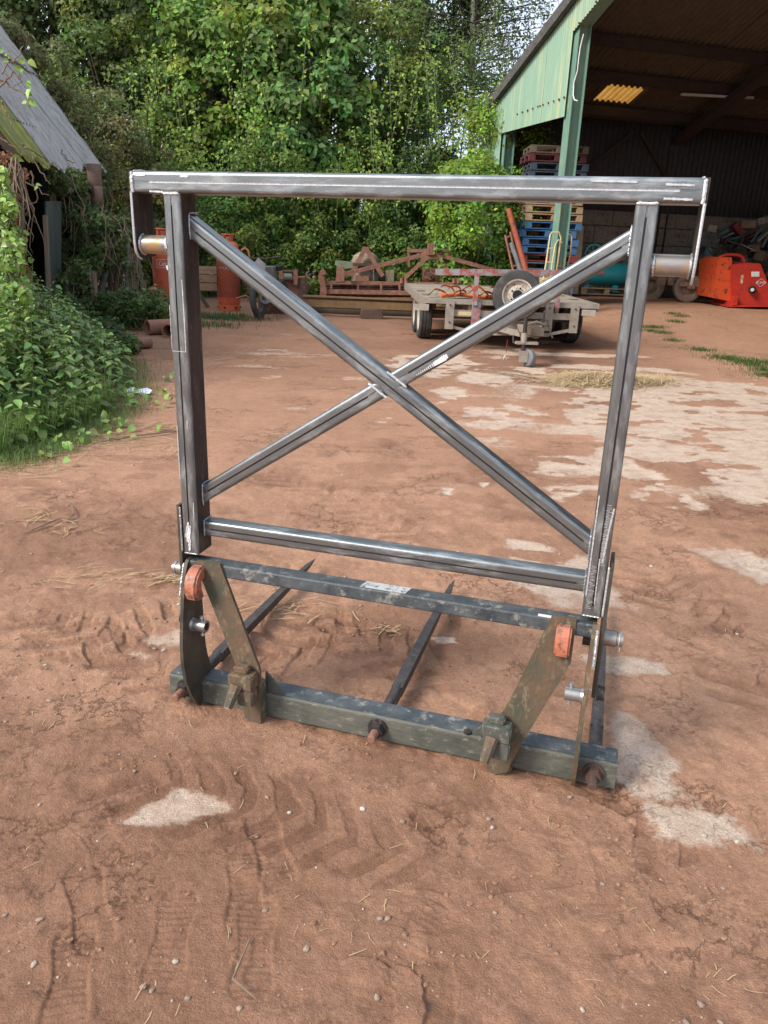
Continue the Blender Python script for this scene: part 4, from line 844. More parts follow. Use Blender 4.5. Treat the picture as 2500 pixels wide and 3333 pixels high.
# ------------------------------------------------------------------ pallets
def make_pallet(name, label, m, W_p=1.2, D_p=1.0, group=None, w_off=0):
    root = thing(name, label, 'pallet', (0, 0, 0), 0, group)
    for i in range(5): MB().box((0, -D_p/2+.05+i*(D_p-.1)/4, .135), (W_p, .1, .02)).build('deck_board', m, root)
    for i in (-1, 0, 1): MB().box((i*(W_p/2-.06), 0, .114), (.12, D_p, .018)).build('stringer', m, root)
    for i in (-1, 0, 1):
        for j in (-1, 0, 1): MB().box((i*(W_p/2-.065), j*(D_p/2-.065), .064), (.13, .13, .08)).build('block', m, root)
    for i in (-1, 0, 1): MB().box((0, i*(D_p/2-.05), .012), (W_p, .1, .02)).build('base_board', m, root)
    return root
def recol(o, m):
    for c in o.children:
        if c.data.materials[0] != m: c.data = c.data.copy(); c.data.materials[0] = m
SX = G(1772, 1015); SY = Vector((3.32, 17.1, .1))
GRP = 'pallets in the tall stack behind the shed post'
cols = [(BLUE2, 'faded blue'), (BLUE2, 'faded blue'), (REDP, 'dark red'), (BLUE, 'bright blue'), (BLUE, 'bright blue'), (BLUE, 'bright blue'), (BLUE, 'bright blue'), (WOODP, 'bare wood'), (WOODP, 'bare wood'), (WOODP, 'bare wood')]
base = W(1765, 903, 17.1)
z = .1; protos = {}
order = ['lowest of the tall stack, mostly hidden by the trailer', 'second lowest of the tall stack, hidden by the trailer', 'third from the bottom of the tall stack, behind the trailer rail', 'fourth from the bottom of the tall stack, low behind the trailer rail']
z0 = base.z-.02; nlow = int(z0/.158)
stackdef = [(BLUE2, 'faded blue pallet hidden low in the tall stack behind the trailer')]*nlow
seq = [(BLUE2, 'faded blue pallet just above the trailer rail in the tall stack'), (BLUE2, 'faded blue pallet with a wood block directly under the red one'), (REDP, 'only dark red pallet in the lower half of the tall stack'), (BLUE, 'blue pallet resting directly on the red one in the tall stack'), (BLUE, 'blue pallet second above the red one in the tall stack'), (BLUE, 'blue pallet third above the red one in the tall stack'), (BLUE, 'topmost blue pallet directly under the bare wood ones'), (WOODP, 'bare wood pallet resting on the blue ones in the tall stack'), (WOODP, 'bare wood pallet second above the blue ones, behind the top rail'), (WOODP, 'bare wood pallet third above the blue ones, hidden by the top rail'),
       (WOODD, 'dim old pallet behind the steel top rail'), (BLUE3, 'dim blue pallet lowest above the steel top rail in the shed gloom'), (BLUE3, 'dim blue pallet second above the steel top rail in the shed gloom'), (BLUE3, 'dim blue-grey pallet under the dark red top one'), (REDD, 'dark red pallet near the top of the stack in the shed gloom'), (WOODD, 'grey pallet crowning the stack in the shed gloom')]  # darker materials on the top pallets stand in for the gable's shade
zc = z0-nlow*.158; ang = math.atan2(GN.y, GN.x)
pp = make_pallet('pallet', 'x', BLUE, 1.2, 1.0, GRP); first = True
for i, (m, lb) in enumerate(stackdef[:0]+[(BLUE2, 'lowest faded blue pallet of the tall stack, behind the trailer deck')]*(1 if nlow else 0)+seq if 0 else seq):
    o = pp if first else copy_tree(pp); first = False
    jx = random.uniform(-.05, .05); o.location = (base.x+.16+jx+(.05 if 7 <= i <= 10 else 0), 18.0, z0+i*.164); o.rotation_euler = (0, 0, R(random.uniform(-3, 3)+1)); recol(o, m); o['label'] = lb
# what carries the stack below the trailer rail
for k in range(nlow):
    o = copy_tree(pp); recol(o, BLUE2); o.location = (base.x+.16+random.uniform(-.04, .04), 18.0, z0-(k+1)*.158); o.rotation_euler = (0, 0, 0)
    o['label'] = ['grey-blue pallet low in the tall stack, fully behind the trailer deck', 'grey-blue pallet second from the yard floor in the tall stack', 'grey-blue pallet lowest on the yard floor in the tall stack', 'grey-blue pallet at the very foot of the tall stack'][min(k, 3)]

# ------------------------------------------------------------------ things standing in the shed
def P3(u, v, Y): return W(u, v, Y)
# red-brown rack and orange pole leaning beside the pallets
def quadbar(name, lab, cat, pts_pairs, wd, m, Y):
    pass
th = thing('leaning_rack', 'narrow rusty ladder-like rack leaning left of the pallet stack', 'rack', tuple(P3(1690, 880, 16.4)))
o0 = th.location.copy(); Yr = 16.4
A0, A1, B0, B1 = P3(1645, 765, Yr+.2), P3(1672, 885, Yr), P3(1662, 755, Yr+.2), P3(1688, 880, Yr)
A1 = A0+(A1-A0)*1.55; B1 = B0+(B1-B0)*1.55
MB().bar(A0-o0, A1-o0, .035, .035).build('side_rail', RUST, th); MB().bar(B0-o0, B1-o0, .035, .035).build('side_rail', RUST, th)
for q in (.05, .3, .55, .8): MB().bar(A0.lerp(A1, q)-o0, B0.lerp(B1, q)-o0, .03, .03).build('rung', RUST, th)
a_, b_ = P3(1655, 680, 16.3), P3(1712, 880, 16.0); b_ = a_+(b_-a_)*1.42
tag(MB().tube([a_, b_], .055, 14).build('orange_pipe', mat('orange_red_oxide', (.36, .085, .04), (.28, .06, .03), (.15, .05, .03), sc1=5, rough=.7), smooth=40), 'long orange-red pipe leaning across the front of the pallet stack', 'pipe')
a_, b_ = P3(1664, 790, 16.35), P3(1695, 880, 16.2); b_ = a_+(b_-a_)*1.7
tag(MB().tube([a_, b_], .05, 12).build('black_pipe', PLAST, smooth=40), 'black pipe leaning between the rusty rack and the orange pipe', 'pipe')
# cream sack truck around the green post
th = thing('sack_truck', 'cream tubular sack truck standing around the green shed post', 'hand truck', tuple(P3(1800, 990, 16.2)))
o0 = th.location.copy(); Ys_ = 16.2
def TB(pts, r, m=CREAM, name='tube_frame', par=None):
    return MB().tube([P3(u, v, Y)-o0 for (u, v, Y) in pts], r, 8).build(name, m, par or th)
TB([(1768, 912, 15.9), (1777, 860, 16), (1791, 765, 16.2), (1797, 756, 16.2), (1820, 756, 16.2), (1826, 775, 16.2), (1812, 880, 16)], .016)
TB([(1792, 905, 15.8), (1797, 860, 15.9), (1808, 795, 16.1), (1818, 780, 16.1), (1830, 790, 16.1)], .014)
TB([(1850, 760, 16.9), (1862, 770, 16.9), (1857, 830, 16.8), (1845, 880, 16.7), (1838, 960, 16.6)], .016)
for (a_, b_) in (((1787, 808, 16.1), (1808, 809, 16.1)), ((1778, 853, 16), (1801, 854, 16)), ((1771, 898, 15.9), (1794, 899, 15.9)), ((1810, 820, 16.4), (1856, 822, 16.8)), ((1812, 866, 16.3), (1846, 868, 16.7))): TB([a_, b_], .011, name='cross_tube')
MB().b2(P3(1765, 905, 15.9)-o0, P3(1800, 940, 16.1)-o0+Vector((0, .15, 0))).build('toe_plate', CREAM, th)
for u in (1775, 1845): MB().lathe([(.0, -.03), (.05, -.03), (.12, -.04), (.14, -.02), (.14, .02), (.12, .04), (.05, .03), (0, .03)], P3(u, 958, 16.2)-o0, (1, 0, 0), 20).build('wheel', TYRE, th)
# compressor: teal tank, pump head and flywheel on a pallet
Yc = 20.6; cz = float(gz(7, Yc)); pc = P3(1998, 952, Yc)
pal = make_pallet('pallet', 'bare wood pallet flat on the ground under the teal compressor', WOODP, 1.35, 1.0, 'loose pallets around the compressor'); s_ = Yc/17.0
c0 = W(1962, 955, 21); gzv = float(gz(c0.x, c0.y)); pal.location = (c0.x, 21.2, c0.z-.02); pal.rotation_euler = (0, 0, .06); pal.scale = (1, 1, 1.15)
cmp_ = thing('compressor', 'teal air compressor with spoked flywheel standing on a pallet', 'compressor', (c0.x, 21.2, c0.z+.15)); o0 = cmp_.location.copy()
ta, tb = P3(1915, 893, 21), P3(2052, 893, 21); ra = (P3(1985, 860, 21).z-P3(1985, 928, 21).z)/2
prof = [(0, -.1), (ra*.6, -.07), (ra*.92, -.0), (ra, .09), (ra, (tb-ta).length-.09), (ra*.92, (tb-ta).length), (ra*.6, (tb-ta).length+.07), (0, (tb-ta).length+.1)]
MB().lathe(prof, ta-o0, (tb-ta), 28).build('tank', TEAL, cmp_, smooth=50)
for u in (1905, 2000):
    q = P3(u, 932, 20.9)-o0; MB().b2(q+Vector((-.06, -.12, -.12)), q+Vector((.06, .3, .03))).b2(q+Vector((-.09, -.14, -.14)), q+Vector((.09, .32, -.11))).build('foot', TEAL, cmp_)
fw = P3(1932, 825, 20.8)-o0; rf = (P3(1932, 793, 20.8).z-P3(1932, 857, 20.8).z)/2
MB().lathe([(rf, -.04), (rf, .04), (rf*.83, .04), (rf*.83, -.04), (rf, -.04)], fw, (0, 1, 0), 36).lathe([(rf*.2, -.05), (rf*.2, .05), (0, .05), (0, -.05), (rf*.2, -.05)], fw, (0, 1, 0), 16).build('flywheel', TEAL, cmp_)
for i in range(7):
    an = i*2*math.pi/7; d = Vector((math.cos(an), 0, math.sin(an))); MB().bar(fw+d*rf*.15, fw+d*rf*.86, .03, .02, up=(0, 1, 0)).build('spoke', TEAL, cmp_)
q = P3(1918, 785, 21.1)-o0
pm = MB()
for i in range(8): pm.b2(q+Vector((-.13, -.13, -.3+i*.045)), q+Vector((.13, .13, -.275+i*.045)))
pm.b2(q+Vector((-.1, -.1, -.32)), q+Vector((.1, .1, .06))).b2(q+Vector((-.12, -.12, .06)), q+Vector((.26, .12, .12))).build('pump_head', TEALD, cmp_)
q2 = P3(1955, 812, 21.2)-o0; MB().b2(q2+Vector((0, -.04, -.02)), P3(2040, 835, 21.2)-o0+Vector((0, .04, 0))).build('belt_guard', REDP, cmp_)
MB().tube([P3(1975, 850, 21.3)-o0, P3(2050, 850, 21.3)-o0], .13, 16).build('motor', TEALD, cmp_)
MB().b2(P3(1930, 882, 20.72)-o0, P3(1966, 893, 20.74)-o0).build('instruction_label', PINK, cmp_)
# upright pallet and grey posts behind the compressor
up = make_pallet('pallet', 'weathered pallet propped on its edge behind the compressor', WOODG, 1.7, 1.0, 'loose pallets around the compressor'); q = P3(1990, 780, 21.9); up.location = (q.x, 21.9, q.z-.35); up.rotation_euler = (R(-82), 0, .12)
up2 = make_pallet('pallet', 'weathered pallet lying on top of the propped one behind the compressor', WOODG, 1.6, 1.0, 'loose pallets around the compressor'); q = P3(1985, 752, 21.9); up2.location = (q.x, 21.9, q.z-.05); up2.rotation_euler = (0, 0, .1)
for (u0, v0, u1, v1, wd, lb, Y, m) in [(1890, 735, 1876, 900, .14, 'grey timber post beside the compressor, nearer the flywheel', 20.7, WOODG), (2032, 650, 2026, 760, .16, 'brown timber post behind the compressor seen under the top rail', 21.8, WOODP), (2052, 650, 2050, 760, .12, 'brown timber post next to the right steel upright in the shed', 21.9, WOODP)]:
    a_, b_ = P3(u0, v0, Y), P3(u1, v1, Y); b_ = a_+(b_-a_)*(1.35 if v1 > 800 else 3.0); b_.z = max(b_.z, float(gz(b_.x, b_.y)))
    tag(MB().bar(a_, b_, wd, wd*.8).build('timber_post', m), lb, 'post', 'old timber posts in the shed')
# dark trailer axle and chassis
ax = thing('axle_chassis', 'muddy old trailer chassis with two wheels parked at the shed mouth', 'chassis', tuple(G(2230, 984))); o0 = ax.location.copy(); Y = o0.y
def LB(u0, v0, u1, v1, Y0, Y1): a_, b_ = P3(u0, v0, Y0)-o0, P3(u1, v1, Y0)-o0; return (a_.x, Y0-o0.y, a_.z), (b_.x, Y1-o0.y, b_.z)
RUSTM = mat('mud_caked_iron', (.26, .18, .12), (.17, .12, .085), sc1=8, rough=.95, bump=.4)
MB().b2(*LB(2125, 903, 2330, 918, Y+.1, Y+.25)).build('chassis_beam', RUSTM, ax); MB().b2(*LB(2125, 903, 2330, 916, Y+1.1, Y+1.25)).build('chassis_beam', RUSTM, ax)
MB().b2(*LB(2215, 916, 2320, 936, Y-.15, Y+.05)).build('swing_arm', RUSTM, ax); MB().b2(*LB(2240, 926, 2262, 940, Y-.18, Y+1.6)).build('axle', RUSTM, ax)
for (u0, u1) in ((2140, 2165), (2178, 2192), (2270, 2290), (2300, 2318)): MB().b2(*LB(u0, 898, u1, 928, Y+.05, Y+.2)).build('bracket', RUSTM, ax)
def wheel(parent, c, axis, r, wd, tm, rm, name='wheel', rimr=.62):
    tyr = MB().lathe([(r*rimr, -wd*.42), (r*.8, -wd*.5), (r*.94, -wd*.48), (r, -wd*.36), (r, wd*.36), (r*.94, wd*.48), (r*.8, wd*.5), (r*rimr, wd*.42)], c, axis, 36).build(name, tm, parent, smooth=35)
    rf_ = r*rimr
    MB().lathe([(rf_, -wd*.42), (rf_*1.03, -wd*.44), (rf_*.93, -wd*.4), (rf_*.88, -wd*.2), (rf_*.7, -wd*.1), (rf_*.62, -wd*.2), (rf_*.35, -wd*.26), (rf_*.2, -wd*.3), (0, -wd*.31)], c, axis, 28).build('rim', rm, tyr, smooth=35)
    MB().lathe([(rf_, wd*.42), (rf_*.9, wd*.36), (rf_*.7, wd*.1), (0, wd*.1)], c, axis, 24).build('rim_back', rm, tyr, smooth=35)
    gr_ = MB()
    for q in (-.25, 0, .25):
        a_ = Vector(axis).normalized(); gr_.lathe([(r*1.002, -.006), (r*1.003, .006)], Vector(c)+a_*wd*q, axis, 36)
    gr_.build('tread_groove', BLACK, tyr)
    return tyr
wheel(ax, P3(2237, 938, Y)-o0, (0, 1, 0), .335, .2, TYRED, RUSTM); wheel(ax, P3(2120, 935, Y+1.3)-o0, (0, 1, 0), .335, .2, TYRED, RUSTM); wheel(ax, P3(2302, 930, Y+1.6)-o0, (0, 1, 0), .3, .2, TYRED, RUSTM)
# red machine
rm_ = thing('red_farm_machine', 'battered red and orange farm machine hood standing at the right shed mouth', 'farm machine', tuple(G(2420, 1002))); o0 = rm_.location.copy(); Y = o0.y
def PL(pts, Y_, th_, m, name, par): 
    V = [P3(u, v, Y_)-o0 for u, v in pts]; V2 = [q+Vector((0, th_, 0)) for q in V]; n_ = len(V)
    return MB().add(V+V2, [tuple(range(n_)), tuple(range(2*n_-1, n_-1, -1))]+[(i, (i+1) % n_, (i+1) % n_+n_, i+n_) for i in range(n_)]).build(name, m, par)
PL([(2335, 850), (2350, 838), (2382, 838), (2388, 988), (2374, 980), (2315, 968), (2318, 955), (2330, 905)], Y+.05, 1.1, REDO, 'curved_hood', rm_)
PL([(2386, 862), (2432, 856), (2475, 858), (2500, 920), (2522, 990), (2500, 997), (2372, 997), (2376, 980), (2388, 975)], Y-.1, .9, REDM, 'side_casing', rm_)
PL([(2368, 994), (2505, 994), (2505, 999), (2368, 999)], Y-.25, 1.0, REDM, 'skid', rm_)
PL([(2392, 964), (2402, 962), (2400, 996), (2384, 996)], Y-.25, .15, REDM, 'bracket', rm_)
MB().tube([P3(u, v, Y+.3)-o0 for u, v in [(2336, 850), (2345, 836), (2362, 830), (2380, 829), (2405, 831), (2418, 838), (2424, 852)]], .035, 10).build('roll_guard', REDM, rm_)
MB().tube([P3(2449, 943, Y-.1)-o0, P3(2449, 943, Y-.2)-o0+Vector((0, 0, 0))], .085, 24).build('shaft_housing', BLACK, rm_); MB().tube([P3(2449, 943, Y-.2)-o0, P3(2449, 943, Y-.3)-o0], .04, 16).build('drive_shaft', BRIGHT, rm_)
for (u0, v0, u1, v1, m, nm) in [(2446, 884, 2472, 900, WHITE, 'warning_label'), (2411, 908, 2418, 922, CREAM, 'warning_label'), (2412, 895, 2420, 906, CREAM, 'warning_label')]:
    PL([(u0, v0), (u1, v0), (u1, v1), (u0, v1)], Y-.105, .004, m, nm, rm_)
cq = P3(2477, 920, Y-.11)-o0; dq = .09
bd = MB(); pts_ = [Vector((-1.3*dq, 0, 0)), Vector((0, 0, dq)), Vector((1.3*dq, 0, 0)), Vector((0, 0, -dq))]
for i in range(4): bd.bar(cq+pts_[i], cq+pts_[(i+1) % 4], .008, .004, up=(0, 1, 0))
bd.build('diamond_badge', WHITE, rm_)
def text(s, size, m, parent, loc, rot=(R(90), 0, 0), bend=None, name='lettering', ext=.0012):
    cu = bpy.data.curves.new('t', 'FONT'); cu.body = s; cu.size = size; cu.extrude = ext; cu.align_x = 'CENTER'; cu.align_y = 'CENTER'
    to = bpy.data.objects.new('t', cu); C.objects.link(to); dg = bpy.context.evaluated_depsgraph_get(); me = bpy.data.meshes.new_from_object(to.evaluated_get(dg)); bpy.data.objects.remove(to)
    if bend:
        for v in me.vertices: an = v.co.x/bend; r_ = bend+v.co.z; v.co = (r_*math.sin(an), v.co.y, r_*math.cos(an)-bend)
    me.materials.clear(); me.materials.append(m); o = bpy.data.objects.new(name, me); C.objects.link(o); o.parent = parent; o.location = loc; o.rotation_euler = rot; return o
text('KUHN', .075, WHITE, rm_, cq)
# scrap heap behind it
random.seed(11)
JM = [RUSTD, PLAST, TEALD, RUSTM, WOODD, DARKC, GREYP, REDP]
JL = ['rusty iron channel', 'grey plastic duct', 'dull teal pipe', 'muddy iron bar', 'dark plank', 'grey sheet strip', 'pale metal bar', 'dull red bar']
WH = ['leaning over the red machine', 'lying high in the scrap heap behind the red machine', 'sticking out left of the red machine', 'low in the scrap heap by the chassis', 'crossing the scrap heap near the frame edge', 'at the back of the scrap heap', 'tilted on the scrap heap in the middle']
heapP = W(2380, 800, 22.3)
sh = thing('scrap_heap', 'dark heap of sheets, hoods and boxes piled behind the red machine', 'scrap', (heapP.x, 22.6, .2)); o0 = sh.location.copy()
for i in range(46):
    u = random.uniform(2090, 2560); v = random.uniform(770, 930); p = W(u, v, random.uniform(21.8, 23.2))-o0; M_ = Matrix.Rotation(random.uniform(0, 3), 3, 'Z') @ Matrix.Rotation(random.uniform(-.6, .6), 3, 'X')
    MB().box(p, (random.uniform(.25, .9), random.uniform(.1, .6), random.uniform(.08, .35)), M_).build(random.choice(['box', 'sheet', 'crate']), random.choice([RUSTD, DARKC, PLAST, WOODD, RUSTM, BLACK]), sh)
PB = mat('pale_box', (.34, .33, .31), (.22, .21, .2), sc1=6, rough=.8)
for i, (u, v) in enumerate([(2490, 715), (2440, 730), (2400, 745), (2360, 752), (2320, 745), (2480, 770), (2300, 775), (2440, 770), (2150, 770), (2120, 800), (2170, 810), (2250, 780), (2340, 790), (2400, 790), (2470, 800), (2380, 815)]):
    MB().box(W(u, v, 21.6+.07*i)-o0, (random.uniform(.15, .4), .2, random.uniform(.05, .22)), Matrix.Rotation(random.uniform(-1, 1), 3, 'Y') @ Matrix.Rotation(random.uniform(-.6, .6), 3, 'Z')).build('panel', [PB, RUSTM, REDP, TEALD, WOODG][i % 5], sh)
for i in range(30):
    u = 2080+17*i; p = W(u, 900, 23)-o0; MB().box(p+Vector((0, 0, -.3)), (.7, .7, 1.3), Matrix.Rotation(random.random(), 3, 'Z')).build('crate', DARKC if i % 2 else RUSTD, sh)
used = set()
for i in range(26):
    k, wq = random.randrange(8), random.randrange(7)
    while (k, wq) in used: k, wq = random.randrange(8), random.randrange(7)
    used.add((k, wq)); u = random.uniform(2290, 2500); v = random.uniform(770, 850); Y = random.uniform(21.2, 22.2); a_ = W(u, v, Y); an = random.uniform(-1.3, 1.3); ln = random.uniform(.25, .6)
    b_ = a_+Vector((math.cos(an)*ln, random.uniform(-.2, .2), math.sin(an)*ln))
    o = MB().bar(a_, b_, random.uniform(.03, .1), random.uniform(.02, .06)).build('scrap_piece', JM[k]); tag(o, JL[k]+' '+WH[wq], 'scrap', 'scrap pieces behind the red machine')
a_, b_ = W(2470, 680, 22.5), W(2500, 600, 22.5); tag(MB().tube([a_+(a_-b_)*.3, b_+(b_-a_)*.5], .02, 8).build('pole', WHITE), 'thin pale pole standing at a slant in the dark shed', 'pole')
PLm = PL
o0 = Vector((0, 0, 0)); fu = MB()
V = [P3(u, v, 21.5) for u, v in [(2282, 880), (2300, 800), (2330, 850)]]+[P3(u, v, 22.1) for u, v in [(2275, 870), (2300, 800), (2345, 850)]]
tag(MB().add(V, [(0, 1, 2), (3, 5, 4), (0, 3, 4, 1), (1, 4, 5, 2), (0, 2, 5, 3)]).build('seed_hopper', TEALD), 'pale teal hopper corner left of the red machine', 'hopper')
# stack of dark crates/pallets in the gap beside the right upright
dk = make_pallet('pallet', 'dark pallet lowest in the dim stack seen beside the right stub pipe', WOODD, 1.0, .9, 'pallets in the dim stack beyond the right stub pipe')
q = P3(2262, 790, 23.2)
lab2 = ['second', 'third', 'fourth', 'fifth', 'sixth', 'seventh', 'eighth']
for i in range(8):
    o = dk if i == 0 else copy_tree(dk); o.location = (q.x+random.uniform(-.05, .05), 23.0, q.z-.6+i*.2); o.rotation_euler = (0, 0, .15+random.uniform(-.05, .05)); o.scale = (1, 1, 1.2)
    if i: o['label'] = 'dark pallet %s from below in the dim stack beside the right stub pipe' % lab2[i-1]
    recol(o, WOODP if i % 3 == 1 else WOODD)

# ------------------------------------------------------------------ the old barn on the left
random.seed(21); rng = np.random.default_rng(21)
E0 = Vector((-4.64, 10.5, 2.33)); E1 = Vector((-5.4, 15.5, 2.46)); ED = (E1-E0).normalized(); EL = (E1-E0).length
EU = Vector((-.575, -.085, .80)).normalized()      # up the roof slope
barn = thing('old_barn', 'ivy-smothered old barn with steep grey corrugated roof and black doorway on the left', 'barn', (E0.x, E0.y, 0)); b0_ = barn.location.copy()
EN = ED.cross(EU).normalized()
if EN.x < 0: EN = -EN
def barn_sheet(name, m, s0, s1, u0, u1, lift=0, rag=.05, per=.146, amp=.024):
    n_ = max(8, int((s1-s0)/per*8)); vs = []; fs = []; rr = 0; m_ = 5
    for i in range(n_+1):
        s = s0+(s1-s0)*i/n_; o = amp*math.sin(2*math.pi*s/per)+lift; rg = random.uniform(-rag, rag)*.4+rag*math.sin(s*7)
        for j in range(m_+1):
            u_ = u0+(u1-u0)*j/m_+(rg if j == 0 else 0); sag = -.05*math.sin(s*1.3)*(1-j/m_)
            p = E0+ED*s+EU*u_+EN*(o+sag)-b0_; vs += [p, p-EN*.008]
    k = 2*(m_+1)
    for i in range(n_):
        for j in range(m_):
            a_ = i*k+2*j; fs += [(a_, a_+k, a_+k+2, a_+2), (a_+1, a_+3, a_+k+3, a_+k+1)]
        a_ = i*k; fs.append((a_, a_+1, a_+k+1, a_+k))
    return MB().add(vs, fs).build(name, m, barn, smooth=60)
us = [-.12, 1.75, 3.6]
for j in range(2):
    s = -.55; k = 0
    while s < EL-.05:
        s1 = min(s+(1.45 if k == 0 else 1.02), EL); barn_sheet('roof_sheet', MOSSY if (k == 0 and j == 0) else ASB, s+.004, s1+.03, us[j], us[j+1]+.12, lift=.03*j+.006*(k % 2), rag=.06 if j == 0 else .02); s = s1; k += 1
EH = Vector((EU.x, EU.y, 0))
for u_ in (.5, 1.6, 2.7): MB().bar(E0+ED*-.5+EU*u_-EN*.07-b0_, E1+EU*u_-EN*.07-b0_, .09, .08).build('roof_batten', WOODD, barn)
for s in (0, EL*.33, EL*.66, EL-.1): MB().bar(E0+ED*s+EU*-.02-EN*.14-b0_, E0+ED*s+EU*3.6-EN*.14-b0_, .08, .12).build('roof_timber', WOODD, barn)
WX = Vector((-.35, -.05, 0))
def WP(s, z, off=0): return E0+ED*s+WX+Vector((off, 0, z-E0.z))-b0_
# leaning wall boards, doorway left open and black
doorA, doorB = -.6, 2.0
s = -2.2
while s < EL:
    wd = random.uniform(.13, .2)
    if not (doorA < s < doorB-.05):
        MB().box(WP(s+wd/2, 1.18, random.uniform(-.02, .02)), (.025, wd-.012, 2.35), Matrix.Rotation(math.atan2(-ED.x, ED.y), 3, 'Z') @ Matrix.Rotation(random.gauss(0, .012), 3, 'X')).build('board', WOODD if random.random() < .7 else WOODG, barn)
    s += wd
for s in (doorA, doorB): MB().box(WP(s, 1.2, .03), (.07, .07, 2.4)).build('door_post', BLACK, barn)
MB().add([WP(-2.4, 0, -.7), WP(EL, 0, -.7), WP(EL, 2.9, -.7), WP(-2.4, 2.9, -.7)], [(0, 1, 2, 3)]).build('dark_backing', BLACK, barn)  # black sheet set behind the doorway, stands in for the unlit interior
MB().add([WP(EL, 0, 0), WP(EL, 2.4, 0), WP(EL, 4.9, -1.9), WP(EL, 0, -3)], [(0, 1, 2, 3)]).build('end_wall', WOODD, barn)
MB().add([WP(-2.3, 0, 0), WP(-2.3, 2.4, 0), WP(-2.3, 4.9, -1.9), WP(-2.3, 0, -3)], [(0, 1, 2, 3)]).build('end_wall', WOODD, barn)
# grey-green sheet door ajar, clay ridge tiles hanging on the ivy
a_, b_ = W(150, 655, 12.0), W(200, 655, 12.7); c_, d_ = W(150, 990, 11.9), W(200, 960, 12.6)
MB().add([q-b0_ for q in (a_, b_, d_, c_)]+[q-b0_+Vector((-.03, .02, 0)) for q in (a_, b_, d_, c_)], [(0, 1, 2, 3), (7, 6, 5, 4), (0, 4, 5, 1), (1, 5, 6, 2), (0, 3, 7, 4)]).build('sheet_door', mat('grey_green_sheet', (.13, .17, .155), (.09, .11, .1), sc1=5, rough=.7, stretch=(1, 1, .2)), barn)
a_, b_ = W(147, 700, 11.85), W(162, 1000, 11.85); MB().bar(a_-b0_, b_-b0_, .05, .06).build('door_edge', mat('pinkish_old_timber', (.34, .25, .19), (.24, .17, .13), sc1=6, rough=.9, stretch=(1, 1, .2)), barn)
TILE = mat('clay_tile', (.2, .125, .095), (.12, .08, .06), sc1=6, rough=.9, bump=.2)
for (u, v, w_, h_) in [(318, 590, .2, .5), (325, 645, .18, .35), (250, 640, .2, .5), (262, 855, .22, .4), (268, 910, .2, .35), (240, 845, .16, .3)]:
    p = W(u, v, 13.6)-b0_; n_ = 8; vs = []
    for i in range(n_+1):
        an = math.pi*i/n_; 
        for zz in (h_/2, -h_/2): vs.append(p+Vector((-w_/2*math.cos(an), -.12-.08*math.sin(an), zz)))
    o = MB().add(vs, [(2*i, 2*i+1, 2*i+3, 2*i+2) for i in range(n_)]).build('roof_tile', TILE, barn, smooth=60); md = o.modifiers.new('s', 'SOLIDIFY'); md.thickness = .015
# poles leaning at the far end of the barn
for i, (u0, v0, u1, v1, r_, lb) in enumerate([(300, 700, 268, 985, .045, 'mossy pole leaning leftmost of the bundle at the barn end'), (392, 740, 372, 1000, .035, 'pale grey pole standing third in the bundle by the barn end'), (416, 780, 412, 975, .04, 'straight pale pole right of the middle of the bundle'), (438, 790, 445, 935, .035, 'short grey pole near the right of the bundle'), (448, 830, 462, 930, .03, 'shortest grey pole rightmost of the bundle'), (360, 830, 330, 950, .045, 'rusty brown pole slanting in front of the bundle'), (375, 760, 352, 990, .04, 'dark green pole inside the bundle')]):
    a_, b_ = W(u0, v0, 13.2+.06*i), W(u1, v1, 12.9+.06*i); b_ = a_+(b_-a_)*1.25; tag(MB().tube([a_, b_], r_, 10).build('leaning_pole', [WOODD, MOSSP, mat('pale_pole', (.22, .23, .2), (.12, .13, .1), sc1=7, rough=.85)][i % 3], smooth=50), lb, 'pole', 'poles leaning against the barn end')
